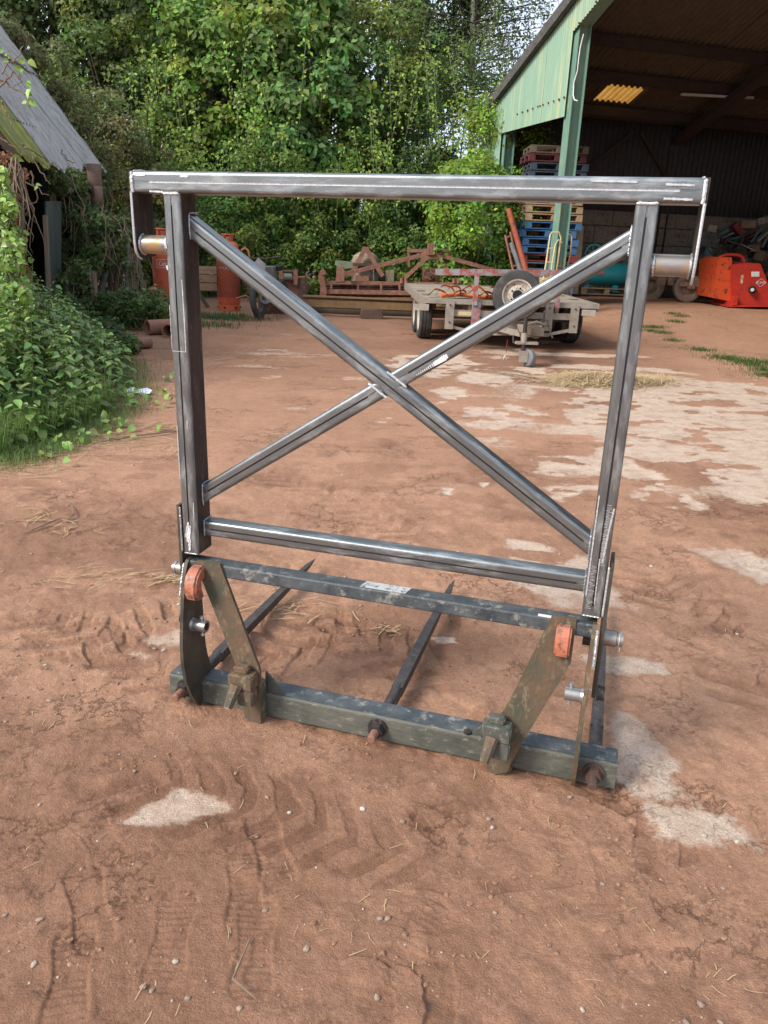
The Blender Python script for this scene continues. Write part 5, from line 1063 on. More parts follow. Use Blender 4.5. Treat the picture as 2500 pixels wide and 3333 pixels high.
# ivy and creepers over the barn
def sheet_leaves(name, label, regs, leaf, n, base, cat='ivy', m=LEAF, six=False, var=.25, droop=.7, spread=.12, stems=40, up=.3, stemmat=IVYST):
    """leaves clustered around given picture places (u, v, depth, ru, rv in px) -> world blobs"""
    root = thing(name, label, cat, (0, 0, 0)); P = []; T = []; NN_ = []; tot = sum(r[3]*r[4] for r in regs); st = MB()
    for (u, v, Y, ru, rv) in regs:
        k = max(6, int(n*ru*rv/tot)); nc = max(4, k//45); pm_ = Y*1.06/FPX
        cu_ = rng.uniform(-1, 1, (nc*2, 2)); cu_ = cu_[np.sum(cu_**2, 1) < 1][:nc]
        ctr = [W(u+a_[0]*ru, v+a_[1]*rv, Y+rng.normal(0, .12)) for a_ in cu_]
        per_ = k//max(1, len(ctr))
        for c_ in ctr:
            tone = rng.normal(1, .22); q = unit(rng.normal(0, 1, (per_, 3))+np.array([.1, -.6, .2])); P.append(np.array(c_)+q*rng.uniform(.3, 1.1, (per_, 1))*spread*Y/11); NN_.append(q+np.array([0, -.4, up])); T.append(tints(per_, base, var)*max(.4, tone))
    P = np.concatenate(P); T = np.concatenate(T); NN_ = np.concatenate(NN_); gzv = np.array([gh(x, y) if y < 40 else 0 for x, y in P[:, :2]]); P[:, 2] = np.maximum(P[:, 2], gzv+.02)
    for i in range(stems):
        r_ = random.choice(regs); Y = r_[2]; a_ = W(r_[0]+random.uniform(-1, 1)*r_[3], r_[1]+random.uniform(-1, .3)*r_[4], Y-.1); pts_ = [a_]
        for _ in range(5): pts_.append(pts_[-1]+Vector((random.gauss(0, .06), random.gauss(-.01, .04), -random.uniform(.05, .25))))
        pts_ = [q if q.z > .03 else Vector((q.x, q.y, .03)) for q in pts_]
        st.tube(pts_, [.007, .008, .006, .005, .004, .002], 5, cap=False)
    if stems: st.build('stems', stemmat, root)
    leaves('crown', P, NN_, np.full(len(P), leaf), T, m, root, six=six, droop=droop, asp=.8 if six else .62)
    return root
sheet_leaves('wall_ivy', 'dark ivy covering the barn wall between the doorway and the poles', [(230, 650, 13.2, 45, 90), (270, 760, 13.3, 60, 110), (240, 830, 13.1, 40, 60), (330, 600, 14.2, 25, 50), (200, 590, 12.6, 35, 35), (225, 960, 12.6, 60, 60), (300, 730, 14.3, 30, 60)], .085, 6200, (.05, .085, .03), stems=45)
sheet_leaves('dead_creeper', 'tangle of dry brown creeper stems hanging left of the doorway', [(15, 560, 8.6, 55, 50), (15, 720, 8.4, 45, 120), (30, 900, 8.2, 40, 90), (70, 1010, 8.2, 30, 50)], .055, 2600, (.17, .085, .04), cat='creeper', stems=150)
sheet_leaves('green_bindweed', 'bright green bindweed climbing at the left edge in front of the barn', [(20, 760, 7.6, 35, 110), (40, 880, 7.4, 40, 90), (50, 1000, 7.2, 60, 70), (10, 620, 7.8, 18, 60), (70, 970, 7.5, 25, 50)], .065, 3000, (.12, .21, .05), cat='bindweed', m=LEAFS, six=True, stems=30, stemmat=STEMG)
sheet_leaves('shade_weeds', 'dark weeds growing below the ivy along the barn wall', [(220, 1040, 11.5, 90, 60), (330, 1010, 12.2, 80, 40), (300, 1100, 10.3, 100, 50), (420, 1000, 12, 60, 50), (360, 1130, 9.6, 80, 35), (440, 1000, 12.6, 50, 25)], .075, 8200, (.05, .09, .03), cat='weeds', stems=50, stemmat=STEMG, spread=.15)
sheet_leaves('pole_ivy', 'thin ivy trailing over the leaning poles at the barn end', [(290, 700, 12.7, 50, 40), (360, 740, 12.7, 60, 35), (320, 830, 12.6, 50, 60), (410, 800, 12.8, 40, 45), (250, 900, 12.2, 50, 50), (440, 880, 12.8, 25, 30)], .07, 2600, (.06, .1, .035), stems=40, spread=.1)
sheet_leaves('roof_creeper', 'brown-green creeper spilling over the far edge of the barn roof', [(40, 130, 15.3, 40, 40), (110, 220, 15.4, 40, 45), (185, 320, 15.4, 40, 45), (255, 420, 15.4, 35, 45), (320, 500, 15.5, 30, 35), (350, 560, 15.5, 25, 30)], .075, 4200, (.085, .1, .04), stems=20, spread=.13)
# bare wiry twigs reaching over the roof
bt = thing('bare_twigs', 'bare pale twigs curling over the left end of the barn roof', 'twigs')
for (pts_) in [[(0, 240, 9), (40, 195, 9.1), (75, 150, 9.2)], [(0, 255, 9), (30, 275, 9), (70, 300, 9), (105, 312, 9)], [(0, 280, 9), (45, 235, 9), (70, 250, 9), (60, 280, 9), (20, 285, 9)], [(0, 330, 9), (25, 380, 9), (42, 425, 9)], [(0, 450, 8.8), (30, 470, 8.8), (55, 480, 8.8)], [(60, 570, 9), (110, 610, 9), (160, 635, 9)], [(105, 510, 9.2), (130, 560, 9.2), (165, 600, 9.2)], [(20, 600, 8.6), (80, 650, 8.6), (95, 700, 8.7)], [(70, 470, 9), (110, 495, 9), (150, 520, 9.3), (160, 530, 9.3)], [(195, 490, 11), (225, 520, 11), (245, 530, 11)], [(100, 560, 9), (120, 640, 9), (60, 700, 9)]]:
    P_ = [W(*q) for q in pts_]; Q_ = []
    for i in range(len(P_)-1):
        for k in range(4): Q_.append(P_[i].lerp(P_[i+1], k/4)+Vector([random.gauss(0, .012) for _ in range(3)]))
    Q_.append(P_[-1]); MB().tube(Q_, [.011*(1-.7*i/len(Q_)) for i in range(len(Q_))], 5).build('twig', IVYST, bt)
LPt = []; 
for (u, v, Y) in [(30, 190, 9), (20, 160, 9), (80, 210, 9), (75, 225, 9), (85, 260, 9), (100, 290, 9), (90, 320, 9), (95, 335, 9), (40, 500, 8.7), (35, 560, 8.7), (50, 690, 8.5), (60, 660, 8.5), (10, 670, 8), (60, 770, 8), (120, 600, 9)]:
    for _ in range(2): LPt.append(W(u+random.gauss(0, 6), v+random.gauss(0, 8), Y))
LPt = np.array(LPt); o = leaves('bindweed_leaves', LPt, np.tile([.1, -.9, .2], (len(LPt), 1)), np.full(len(LPt), .085), tints(len(LPt), (.15, .26, .06)), LEAFS, six=True, asp=.7, droop=1); tag(o, 'single pale green leaves on the bare twigs over the barn roof', 'leaves')

# ------------------------------------------------------------------ nettle bed, grass and seedlings on the left
def on_bed(u0, u1, v0, v1):
    g = G(random.uniform(u0, u1), random.uniform(v0, v1)); return g
bedpoly = [(-500, 1560), (0, 1500), (120, 1450), (260, 1400), (380, 1330), (420, 1240), (400, 1170), (330, 1110), (200, 1080), (60, 1050), (-400, 1100)]
BP = [G(*q) for q in bedpoly]
def inbed(x, y, sh=0):
    c = False; n_ = len(BP)
    for i in range(n_):
        x1, y1, x2, y2 = BP[i].x, BP[i].y, BP[(i+1) % n_].x, BP[(i+1) % n_].y
        if (y1 > y) != (y2 > y) and x < (x2-x1)*(y-y1)/(y2-y1)+x1: c = not c
    return c
xs = [q.x for q in BP]; ys = [q.y for q in BP]
def bedpt():
    while True:
        x, y = random.uniform(max(min(xs), -6), max(xs)), random.uniform(min(ys), max(ys))
        if inbed(x, y): return x, y
def edged(x, y):
    d = 9
    for i in range(1, 8):
        a_, b_ = BP[i], BP[i+1]; e = b_-a_; t = max(0, min(1, ((Vector((x, y, 0))-a_).dot(e))/e.length_squared)); q = a_+e*t; d = min(d, math.hypot(x-q.x, y-q.y))
    return d
P = []; Nn = []; S = []; st = MB(); TT = []
for i in range(620):
    x, y = bedpt(); d = edged(x, y); h = min(1.15, .22+.8*d)*random.uniform(.75, 1.15)
    if y < 5.4: h *= .65
    lean = Vector((random.gauss(.06, .08), random.gauss(-.05, .08), 1)); z = gh(x, y); base = Vector((x, y, z)); tone = random.gauss(1, .15)
    st.tube([base, base+lean*h*.5, base+lean*h], [.004, .0035, .002], 4, cap=False)
    nl = int(h/.05)+2
    for k in range(nl):
        f_ = (k+1)/nl; c_ = base+lean*h*f_; an0 = k*1.57+i
        for q in (0, math.pi):
            an = an0+q; s_ = .1*(1-.5*abs(f_-.55))*random.uniform(.8, 1.2)*(1 if f_ < .92 else .5); dr = Vector((math.cos(an), math.sin(an), -.15)); P.append(c_+dr*s_*.25); Nn.append(Vector((math.cos(an)*.55, math.sin(an)*.55, .8))); S.append(s_); TT.append(tone*(.75+.5*f_))
P = np.array(P); Nn = np.array(Nn); n = len(P)
# nettle leaves need to point outwards: build them directly
a_ = Nn*np.array([1, 1, 0]); a_ = unit(a_)*np.array([1, 1, 1])+np.array([0, 0, -.35]); a_ = unit(a_+rng.normal(0, .15, (n, 3))); b_ = unit(np.cross(np.array([0, 0, 1.])+rng.normal(0, .25, (n, 3)), a_)); c_ = np.cross(a_, b_); s_ = np.array(S)[:, None]; wv = b_*s_*.3; f_ = c_*s_*.07
V = np.stack([P, P+a_*s_*.12+wv*.85+f_, P+a_*s_*.4+wv+f_, P+a_*s_*.75+wv*.5+f_*.5, P+a_*s_-f_, P+a_*s_*.75-wv*.5+f_*.5, P+a_*s_*.4-wv+f_, P+a_*s_*.12-wv*.85+f_, P+a_*s_*.45], 1)
F0 = [[i, (i+1) % 8, 8] for i in range(8)]; F = (np.arange(n)*9)[:, None, None]+np.array(F0)[None]
T = tints(n, (.2, .31, .085), .18)*np.array(TT)[:, None]; T = np.repeat(np.concatenate([T, np.ones((n, 1))], 1)[:, None], 9, 1)
nb = npmesh('nettles', V.reshape(-1, 3), F.reshape(-1, 3), LEAFS, None, {'tint': T.reshape(-1, 4)}); tag(nb, 'dense bed of green nettles in front of the old barn', 'nettles', kind='stuff')
tag(st.build('nettle_stems', STEMG), 'thin green stalks of the nettle bed by the barn', 'nettles', kind='stuff')
def grass(name, label, spots, n, h0, base, wd=.003, bend=.6, kind='stuff'):
    """spots: list of (x,y,spread) or callable"""
    V = []; T = []
    for i in range(n):
        x, y = spots() if callable(spots) else (lambda s: (random.gauss(s[0], s[2]), random.gauss(s[1], s[2]*(s[3] if len(s) > 3 else .6))))(random.choice(spots))
        if y > 41 or y < .6: continue
        z = gh(x, y); h = h0*random.uniform(.4, 1.2); an = random.random()*6.28; dx, dy = math.cos(an), math.sin(an); px, py = -dy*wd/2, dx*wd/2; bd_ = bend*random.uniform(.3, 1.2)
        p1 = (x+dx*h*bd_*.3, y+dy*h*bd_*.3, z+h*.6); p2 = (x+dx*h*bd_, y+dy*h*bd_, z+h*(1-.45*bd_))
        V += [(x-px, y-py, z), (x+px, y+py, z), (p1[0]+px*.8, p1[1]+py*.8, p1[2]), (p1[0]-px*.8, p1[1]-py*.8, p1[2]), p2]
        T += [random.gauss(1, .2)]
    m_ = len(T); k = (np.arange(m_)*5)[:, None, None]; F = np.concatenate([k+np.array([[[0, 1, 2]]]), k+np.array([[[0, 2, 3]]]), k+np.array([[[3, 2, 4]]])], 1).reshape(-1, 3)
    tn_ = tints(m_, base, .12)*np.array(T)[:, None]; tn_ = np.repeat(np.concatenate([tn_, np.ones((m_, 1))], 1)[:, None], 5, 1)
    o = npmesh(name, np.array(V), F, LEAF, None, {'tint': tn_.reshape(-1, 4)}); return tag(o, label, 'grass', kind=kind)
def near_bed():
    while True:
        x, y = bedpt()
        if y < 6.6 and edged(x, y) < 1.1: return x, y
grass('long_grass', 'long arching green grass at the left edge of the yard', near_bed, 6500, .36, (.2, .31, .09), .0045, .95)
def litter_edge():
    q = random.choice(range(1, 6)); a_, b_ = BP[q], BP[q+1]; p = a_.lerp(b_, random.random()); return p.x+random.gauss(.06, .13), p.y+random.gauss(-.08, .13)
grass('short_edge_grass', 'short grass creeping onto the earth along the nettle bed', litter_edge, 5000, .1, (.22, .32, .1), .0035, .9)
gs = [G(*q) for q in ((2190, 1022), (2215, 1030), (2200, 1048), (2110, 1065), (2140, 1066), (2160, 1085), (2120, 1078), (2190, 1108), (2350, 1165), (2385, 1172), (2420, 1180), (2460, 1190), (2490, 1205), (2480, 1180), (2280, 1140), (2500, 1225))]
grass('yard_grass', 'low grass tufts along the concrete edge in front of the shed', [(g.x, g.y, .09, .9) for g in gs]+[(g.x, g.y, .2, .8) for g in gs[8:]], 4600, .06, (.13, .2, .06), .006, .8)
gs = [G(*q) for q in ((720, 1030), (740, 1040), (690, 1035), (660, 1060), (1100, 960), (900, 985), (980, 960), (1020, 955), (1540, 950), (1580, 960))]
grass('hedge_foot_grass', 'grass and weeds at the foot of the hedge behind the machinery', [(g.x, g.y, .35, .5) for g in gs], 4500, .12, (.11, .17, .06), .008, .8)
# broad bindweed leaves creeping out on the earth
P_ = []
for (u, v, n_, sp_) in [(610, 1335, 0, .1), (330, 1430, 14, .14), (380, 1400, 10, .1), (420, 1385, 6, .1), (250, 1400, 12, .12), (180, 1330, 10, .15), (320, 1310, 8, .15), (375, 1330, 8, .1), (470, 1330, 10, .1), (510, 1290, 9, .12), (540, 1320, 8, .1), (430, 1300, 8, .1), (515, 1395, 2, .04), (400, 1270, 10, .12), (140, 1480, 10, .15), (60, 1500, 10, .15), (560, 1240, 6, .08)]:
    g = G(u, v)
    for _ in range(n_): x, y = random.gauss(g.x, sp_), random.gauss(g.y, sp_); P_.append((x, y, gh(x, y)+random.uniform(.02, .07)))
P_ = np.array(P_); tag(leaves('creeping_leaves', P_, np.tile([.05, -.35, .9], (len(P_), 1)), np.full(len(P_), .06), tints(len(P_), (.13, .23, .06), .25), LEAFS, six=True, asp=.95, droop=.1), 'broad bright bindweed leaves creeping out over the earth', 'bindweed', kind='stuff')
g = G(450, 1285); pz = gh(g.x, g.y)+.03
tag(MB().add([(g.x-.11, g.y-.04, pz), (g.x+.12, g.y-.05, pz-.01), (g.x+.13, g.y+.02, pz+.012), (g.x+.06, g.y+.09, pz+.02), (g.x-.03, g.y+.06, pz+.005), (g.x-.07, g.y+.1, pz+.02), (g.x-.1, g.y+.02, pz+.015)], [(0, 1, 2, 3), (0, 3, 4), (0, 4, 5, 6)]).build('torn_paper', PAPER, smooth=0), 'torn white paper scrap lying at the edge of the weeds', 'litter')

# ------------------------------------------------------------------ gas cylinders, clay pipes, floats
def gas(label, c, r, h, net):
    th = thing('gas_cylinder', label, 'gas cylinder', tuple(c), 0, 'orange gas cylinders by the barn')
    MB().lathe([(r*.98, 0), (r*.98, .07*h), (r*.93, .075*h), (r, .1*h), (r, .8*h), (r*.97, .84*h), (r*.85, .875*h), (r*.6, .9*h), (0, .905*h)], (0, 0, 0), (0, 0, 1), 36).build('body', GASO, th, smooth=40)
    cb = MB()
    for an0 in (0, math.pi):
        pr = [(r*.5*math.cos(an0+a_), r*.5*math.sin(an0+a_)) for a_ in np.linspace(-1.15, 1.15, 12)]; vs = [(x, y, z) for x, y in pr for z in (.88*h, .985*h)]
        cb.add(vs, [(2*i, 2*i+2, 2*i+3, 2*i+1) for i in range(11)])
    cb.tube([(r*.5*math.cos(a_), r*.5*math.sin(a_), .99*h) for a_ in np.linspace(0, 6.28, 26)], .014, 6); cb.build('collar', GASO, th)
    MB().tube([(0, 0, .9*h), (0, 0, .96*h)], .025, 10).build('valve', CREAM, th)
    ft = MB()
    for i in range(6): an = i*1.047+.3; ft.box((r*.985*math.cos(an), r*.985*math.sin(an), .045*h), (.035, .035, .028), Matrix.Rotation(an, 3, 'Z'))
    ft.build('foot_slots', BLACK, th)
    if net:
        nb_ = MB(); rn = r+.005
        for sgn in (-1, 1):
            for i in range(26):
                pts_ = [(rn*math.cos(i*2*math.pi/26+sgn*2.6*q), rn*math.sin(i*2*math.pi/26+sgn*2.6*q), h*(.18+.46*q)) for q in np.linspace(0, 1, 14)]; nb_.tube(pts_, .006, 3, cap=False)
        nb_.build('net_sleeve', mat('brown_net', (.2, .05, .03), (.15, .04, .025), rough=.7, bump=0), th)
    return th
r1 = .19
gB = G(740, 1012); cyB = gas('orange gas cylinder in a net sleeve standing right of the left upright', (gB.x, gB.y+.2, 0), .215, 1.42, True)
f_ = math.atan2(-gB.x, gB.y)
def wraptext(th, s, size, z, r_, m, dx=0):
    o = text(s, size, m, th, (0, 0, 0), bend=r_+.003); az = math.atan2(-th.location.x, -th.location.y)
    yaw = math.pi+math.atan2(th.location.x, th.location.y)*-1
    d = Vector((-th.location.x, -th.location.y, 0)).normalized(); d = Matrix.Rotation(dx, 3, 'Z') @ d
    o.rotation_euler = (R(90), 0, math.atan2(d.y, d.x)+math.pi/2); o.location = (d.x*(r_+.003), d.y*(r_+.003), z); return o
wraptext(cyB, 'FLOGAS', .085, 1.0, .215, NAVY, -.52); wraptext(cyB, 'FLOGAS', .08, 1.003, .217, WHITE, -.5); wraptext(cyB, 'PROPANE', .04, .8, .216, WHITE, -.55); wraptext(cyB, 'PROPANE 47kg', .03, .93, .216, WHITE, .35); wraptext(cyB, 'PROPANE', .05, .83, .216, WHITE, .3); wraptext(cyB, 'EXTREMELY FLAMMABLE', .024, .78, .216, WHITE, .3)
gA = W(528, 935, 15.2); cyA = gas('taller orange gas cylinder half hidden behind the left upright and stub pipe', (gA.x, 15.4, 0.0), .215, 1.0, False)
cyA.scale = (1, 1, (W(515, 742, 15.4).z)/1.0)
o = text('Calor', .085, WHITE, cyA, (0, 0, 0), bend=.22); dA = Vector((-cyA.location.x, -cyA.location.y, 0)).normalized(); o.rotation_euler = (R(90), 0, math.atan2(dA.y, dA.x)+math.pi/2); o.location = (dA.x*.219, dA.y*.219, .57)
fr_ = MB(); w2, h2 = .135, .05
for (a_, b_) in (((-w2, -h2), (w2, -h2)), ((w2, -h2), (w2, h2)), ((w2, h2), (-w2, h2)), ((-w2, h2), (-w2, -h2))):
    pts_ = []
    for q in np.linspace(0, 1, 8):
        x = a_[0]+(b_[0]-a_[0])*q; z = a_[1]+(b_[1]-a_[1])*q; an = x/.22; pts_.append((.22*math.sin(an), z, .22*math.cos(an)-.22))
    fr_.tube(pts_, .003, 4)
oo = fr_.build('label_frame', WHITE, cyA); oo.rotation_euler = o.rotation_euler; oo.location = o.location
def fruitlump(name, label, u, v, Y, r, m, cat):
    p = W(u, v, Y); p.z = max(p.z, r*.7); prof = [(r*math.sin(a_), -r*.9*math.cos(a_)) for a_ in np.linspace(0, math.pi, 14)]
    tag(MB().lathe(prof, p, (.4, .2, .9), 24).tube([p+Vector((0, 0, r*.8)), p+Vector((.02, -.02, r*1.15))], r*.2, 8).build(name, m, smooth=60), label, cat)
fruitlump('mooring_float', 'faded pink-orange plastic float half buried in the weeds', 505, 955, 13.9, .13, PINK, 'float'); fruitlump('mooring_float', 'lower faded pink float beside the gas cylinder foot', 530, 972, 13.8, .1, PINK, 'float')
fruitlump('yellow_float', 'ochre yellow float in the weeds left of the pink ones', 422, 982, 13.0, .12, YELL, 'float'); fruitlump('yellow_float', 'bright yellow float in the weeds above the clay pipes', 525, 1030, 12.4, .14, YELL, 'float')
def claypipe(label, u0, v0, u1, v1, Y0, Y1, r):
    a_, b_ = W(u0, v0, Y0), W(u1, v1, Y1); a_.z = max(a_.z, r); b_.z = a_.z; d = (b_-a_).normalized(); L_ = (b_-a_).length
    tag(MB().lathe([(r*.82, 0), (r, 0), (r, L_), (r*.82, L_), (r*.82, 0)], a_, d, 28).build('clay_pipe', CLAY, smooth=50), label, 'pipe', 'short clay pipes by the weeds')
claypipe('brown clay pipe lying left of the steel upright, open end facing left', 480, 1080, 575, 1052, 11.4, 11.7, .11)
claypipe('brown clay pipe nearer the steel upright with its end facing the camera', 548, 1082, 600, 1062, 11.2, 11.9, .1)
claypipe('dark old pipe end on the ground lower left of the clay pipes', 430, 1140, 490, 1135, 10.0, 10.2, .07)
sheet_leaves('float_weeds', 'sparse weeds growing through the plastic floats and clay pipes', [(430, 990, 12.6, 35, 25), (520, 1010, 12.2, 45, 30), (500, 975, 13.2, 40, 25), (560, 1000, 12.6, 30, 30)], .06, 2200, (.08, .13, .04), cat='weeds', stems=25, stemmat=STEMG, spread=.12)
# planks and crate between the cylinders
o0 = W(640, 880, 16.0)
th = thing('plank_crate', 'weathered plank box behind the orange cylinders, half hidden by the upright', 'crate', tuple(o0))
for i in range(3): MB().b2((-.6, -.02, -.06-.16*i), (.42, .02, .085-.16*i)).build('plank', WOODP, th)
for x in (-.5, .35): MB().b2((x, .02, -.42), (x+.07, .09, .08)).build('upright', WOODD, th)
MB().bar((.05, -.05, -.45), (.42, -.1, -1.0), .1, .04).bar((-.3, -.05, -.45), (.1, -.1, -1.0), .08, .04).build('leaning_plank', WOODD, th)

# ------------------------------------------------------------------ rusty implements in front of the hedge
random.seed(33); rng = np.random.default_rng(33)
class Loc:
    """draws members of one thing between picture places at a given distance"""
    def __init__(s, root): s.r = root; s.o = root.location.copy()
    def p(s, u, v, Y): return W(u, v, Y)-s.o
    def bar(s, name, m, u0, v0, u1, v1, Y0, w_, d_=None, Y1=None):
        return MB().bar(s.p(u0, v0, Y0), s.p(u1, v1, Y1 or Y0), w_, d_ or w_).build(name, m, s.r)
    def blk(s, name, m, u0, v0, u1, v1, Y, dp):
        a_ = s.p(u0, v0, Y); b_ = s.p(u1, v1, Y); return MB().b2(a_, Vector((b_.x, a_.y+dp, b_.z))).build(name, m, s.r)
    def poly(s, name, m, pts, Y, dp):
        V = [s.p(u, v, Y) for u, v in pts]; n_ = len(V); V2 = [q+Vector((0, dp, 0)) for q in V]
        return MB().add(V+V2, [tuple(range(n_)), tuple(range(2*n_-1, n_-1, -1))]+[(i, (i+1) % n_, (i+1) % n_+n_, i+n_) for i in range(n_)]).build(name, m, s.r)
    def tube(s, name, m, pts, r_, n=10): return MB().tube([s.p(*q) for q in pts], r_, n).build(name, m, s.r, smooth=40)
yc = 17.6
th = thing('cultivator', 'long rusty cultivator with crumbler rolls and pyramid headstock in front of the hedge', 'cultivator', (W(1280, 960, yc).x, yc, 0)); q = Loc(th)
q.bar('frame_beam', RUST, 1053, 919, 1560, 925, yc, .07); q.bar('frame_beam', RUST, 1050, 948, 1560, 957, yc, .1, .09)
for v in (929, 938): q.tube('roll_tube', RUSTD, [(1060, v, yc+.2), (1560, v+6, yc+.2)], .035)
q.tube('crumbler_roll', RUSTD, [(1060, 952, yc+.45), (1560, 959, yc+.45)], .1, 12)
for u in (1078, 1165, 1240, 1300, 1352, 1420, 1500): q.bar('cross_strut', RUST, u, 916, u+1, 953, yc-.02, .045)
for i in range(16): q.blk('tine', RUSTD, 1075+i*30, 955, 1083+i*30, 968, yc+.05, .04)
q.poly('end_plate', RUST, [(1036, 895), (1042, 880), (1052, 877), (1059, 886), (1056, 910), (1064, 950), (1060, 968), (1040, 967), (1043, 930), (1036, 910)], yc-.1, .1)
q.tube('end_boss', RUST, [(1052, 886, yc-.14), (1052, 886, yc)], .06, 14)
q.poly('mast_bracket', RUST, [(1092, 917), (1096, 872), (1102, 868), (1118, 869), (1122, 885), (1120, 917)], yc-.05, .2)
q.bar('stay_arm', RUST, 1120, 892, 1392, 826, yc-.15, .1, .08, yc+.1); q.bar('stay_arm', RUST, 1434, 832, 1612, 880, yc, .1, .08, yc-.1); q.bar('stay_arm', RUST, 1612, 880, 1700, 905, yc-.1, .07)
q.blk('headstock_block', RUST, 1374, 820, 1440, 844, yc, .3)
for u in (1396, 1404, 1412): q.blk('headstock_plate', RUST, u-3, 792, u+2, 830, yc-.05, .3)
q.bar('top_bar', RUST, 1327, 816, 1465, 815, yc+.3, .07); q.bar('drop_bar', RUST, 1329, 803, 1331, 870, yc+.3, .05); q.bar('drop_bar', RUST, 1462, 803, 1463, 880, yc+.3, .05)
q.bar('headstock_leg', RUST, 1390, 838, 1318, 905, yc-.1, .075); q.bar('headstock_leg', RUST, 1431, 840, 1462, 884, yc-.1, .06); q.bar('headstock_leg', RUST, 1424, 842, 1424, 868, yc, .03)
q.blk('gearbox', RUST, 1378, 872, 1436, 916, yc+.1, .4); q.tube('gearbox_flange', RUST, [(1398, 892, yc+.12), (1398, 892, yc-.02)], .12, 24); q.tube('input_shaft', RUSTD, [(1399, 893, yc), (1399, 893, yc-.14)], .05, 10)
for i in range(6): an = i*1.047; c_ = q.p(1398, 892, yc-.03); MB().tube([c_+Vector((.095*math.cos(an), 0, .095*math.sin(an))), c_+Vector((.095*math.cos(an), -.03, .095*math.sin(an)))], .014, 6).build('bolt', RUSTD, th)
for u in (1308, 1322, 1478, 1492): q.tube('clamp', RUST, [(u, 905, yc-.05), (u, 922, yc-.05)], .045, 8)
q.blk('green_casing', GREENM, 1415, 898, 1450, 914, yc+.2, .3); q.blk('clamp_plate', RUST, 1262, 878, 1268, 918, yc-.03, .1)
th = thing('a_frame_implement', 'rusty pyramid A-frame with a dusty domed tank behind the cultivator', 'implement', (W(1190, 950, 18.7).x, 18.7, 0)); q = Loc(th)
c_ = q.p(1187, 900, 18.9); MB().lathe([(.31, -.35), (.33, -.3), (.33, .22), (.28, .34), (.15, .42), (0, .45)], c_+Vector((0, .2, .12)), (0, 0, 1), 26).build('tank', mat('dusty_beige', (.3, .25, .18), (.2, .16, .12), (.15, .09, .06), sc1=7, rough=.85), th, smooth=50)
q.bar('a_frame_leg', RUST, 1190, 806, 1143, 897, 18.65, .09, .1); q.bar('a_frame_leg', RUST, 1190, 806, 1246, 899, 18.65, .09, .1); q.blk('apex_plate', RUST, 1180, 803, 1200, 822, 18.6, .12)
q.blk('shelf', RUSTD, 1150, 856, 1235, 868, 18.6, .3); q.blk('rust_box', RUST, 1158, 898, 1200, 930, 18.6, .3); q.bar('silver_strut', STEEL, 1216, 878, 1216, 915, 18.5, .03)
q.poly('green_plate', GREENM, [(1090, 850), (1104, 848), (1148, 853), (1150, 872), (1110, 876), (1090, 862)], 18.8, .1); q.blk('green_foot', GREENM, 1255, 880, 1282, 915, 18.7, .2); q.blk('green_foot', GREENM, 1095, 870, 1120, 900, 18.9, .2)
th = thing('digger_bucket', 'rusty digger bucket with pin ears standing behind the steel channel', 'digger bucket', (W(950, 960, 17.3).x, 17.3, 0)); q = Loc(th)
q.poly('shell', RUST, [(925, 905), (990, 902), (994, 968), (968, 985), (935, 985), (922, 940)], 17.3, .5); q.poly('side_lip', RUSTD, [(968, 903), (992, 903), (996, 970), (970, 972)], 17.2, .06)
for u in (908, 955): q.poly('pin_ear', RUST, [(u, 885), (u+4, 876), (u+12, 877), (u+15, 905), (u+12, 930), (u+2, 925)], 17.15, .09)
q.tube('pin', RUSTD, [(905, 884, 17.2), (972, 884, 17.2)], .035); q.tube('pin', RUSTD, [(912, 908, 17.2), (965, 908, 17.2)], .045); q.blk('pale_tag', mat('pale_mint', (.3, .42, .36)), 920, 890, 950, 902, 17.35, .03)
q.blk('shell_foot', RUSTD, 905, 940, 945, 990, 17.3, .3)
a_, b_ = G(985, 1013), G(1395, 1010); zt = .38
th = thing('steel_channel', 'long mustard-brown steel beam laid on a wood block before the cultivator', 'steel beam', (0, 14.9, 0)); q = Loc(th)
Yb = 15.0; q.bar('web', IBEAM, 985, 986, 1420, 986, Yb+.06, .012, .2)
p0, p1 = q.p(985, 971, Yb), q.p(1420, 973, Yb); q2, q3 = q.p(985, 1003, Yb), q.p(1420, 1003, Yb)
for (x0, x1) in ((p0, p1), (q2, q3)): MB().b2((x0.x, x0.y-.02, (x0.z+x1.z)/2-.012), (x1.x, x0.y+.14, (x0.z+x1.z)/2+.012)).build('flange', IBEAM, th)
MB().b2((p0.x+.005, .11, q2.z+.012), (p1.x-.005, .125, p0.z-.012)).build('web_face', IBEAM, th)
bp = G(1208, 1039); zt = W(1208, 1004, Yb).z
o = MB().box((0, 0, 0), (.42, .24, zt-.01)).build('wood_block', mat('dark_block_wood', (.14, .085, .065), (.1, .06, .045), sc1=8, rough=.85, bump=.3)); o.location = (bp.x, Yb+.02, (zt-.01)/2); o.rotation_euler = (0, 0, .15); tag(o, 'dark wooden block under the mustard-brown steel beam', 'wood block')
bm = bmesh.new(); bm.from_mesh(o.data); bmesh.ops.bevel(bm, geom=bm.edges[:], offset=.012, segments=2, affect='EDGES'); bm.to_mesh(o.data); bm.free()
th_ = MB().tube([W(1010, 1012, 15.7), W(1180, 1015, 15.7), W(1400, 1018, 15.8)], [.1, .12, .11], 12).build('dead_log', BARK, smooth=50); tag(th_, 'dark log lying in the shade behind the mustard-brown beam', 'log')
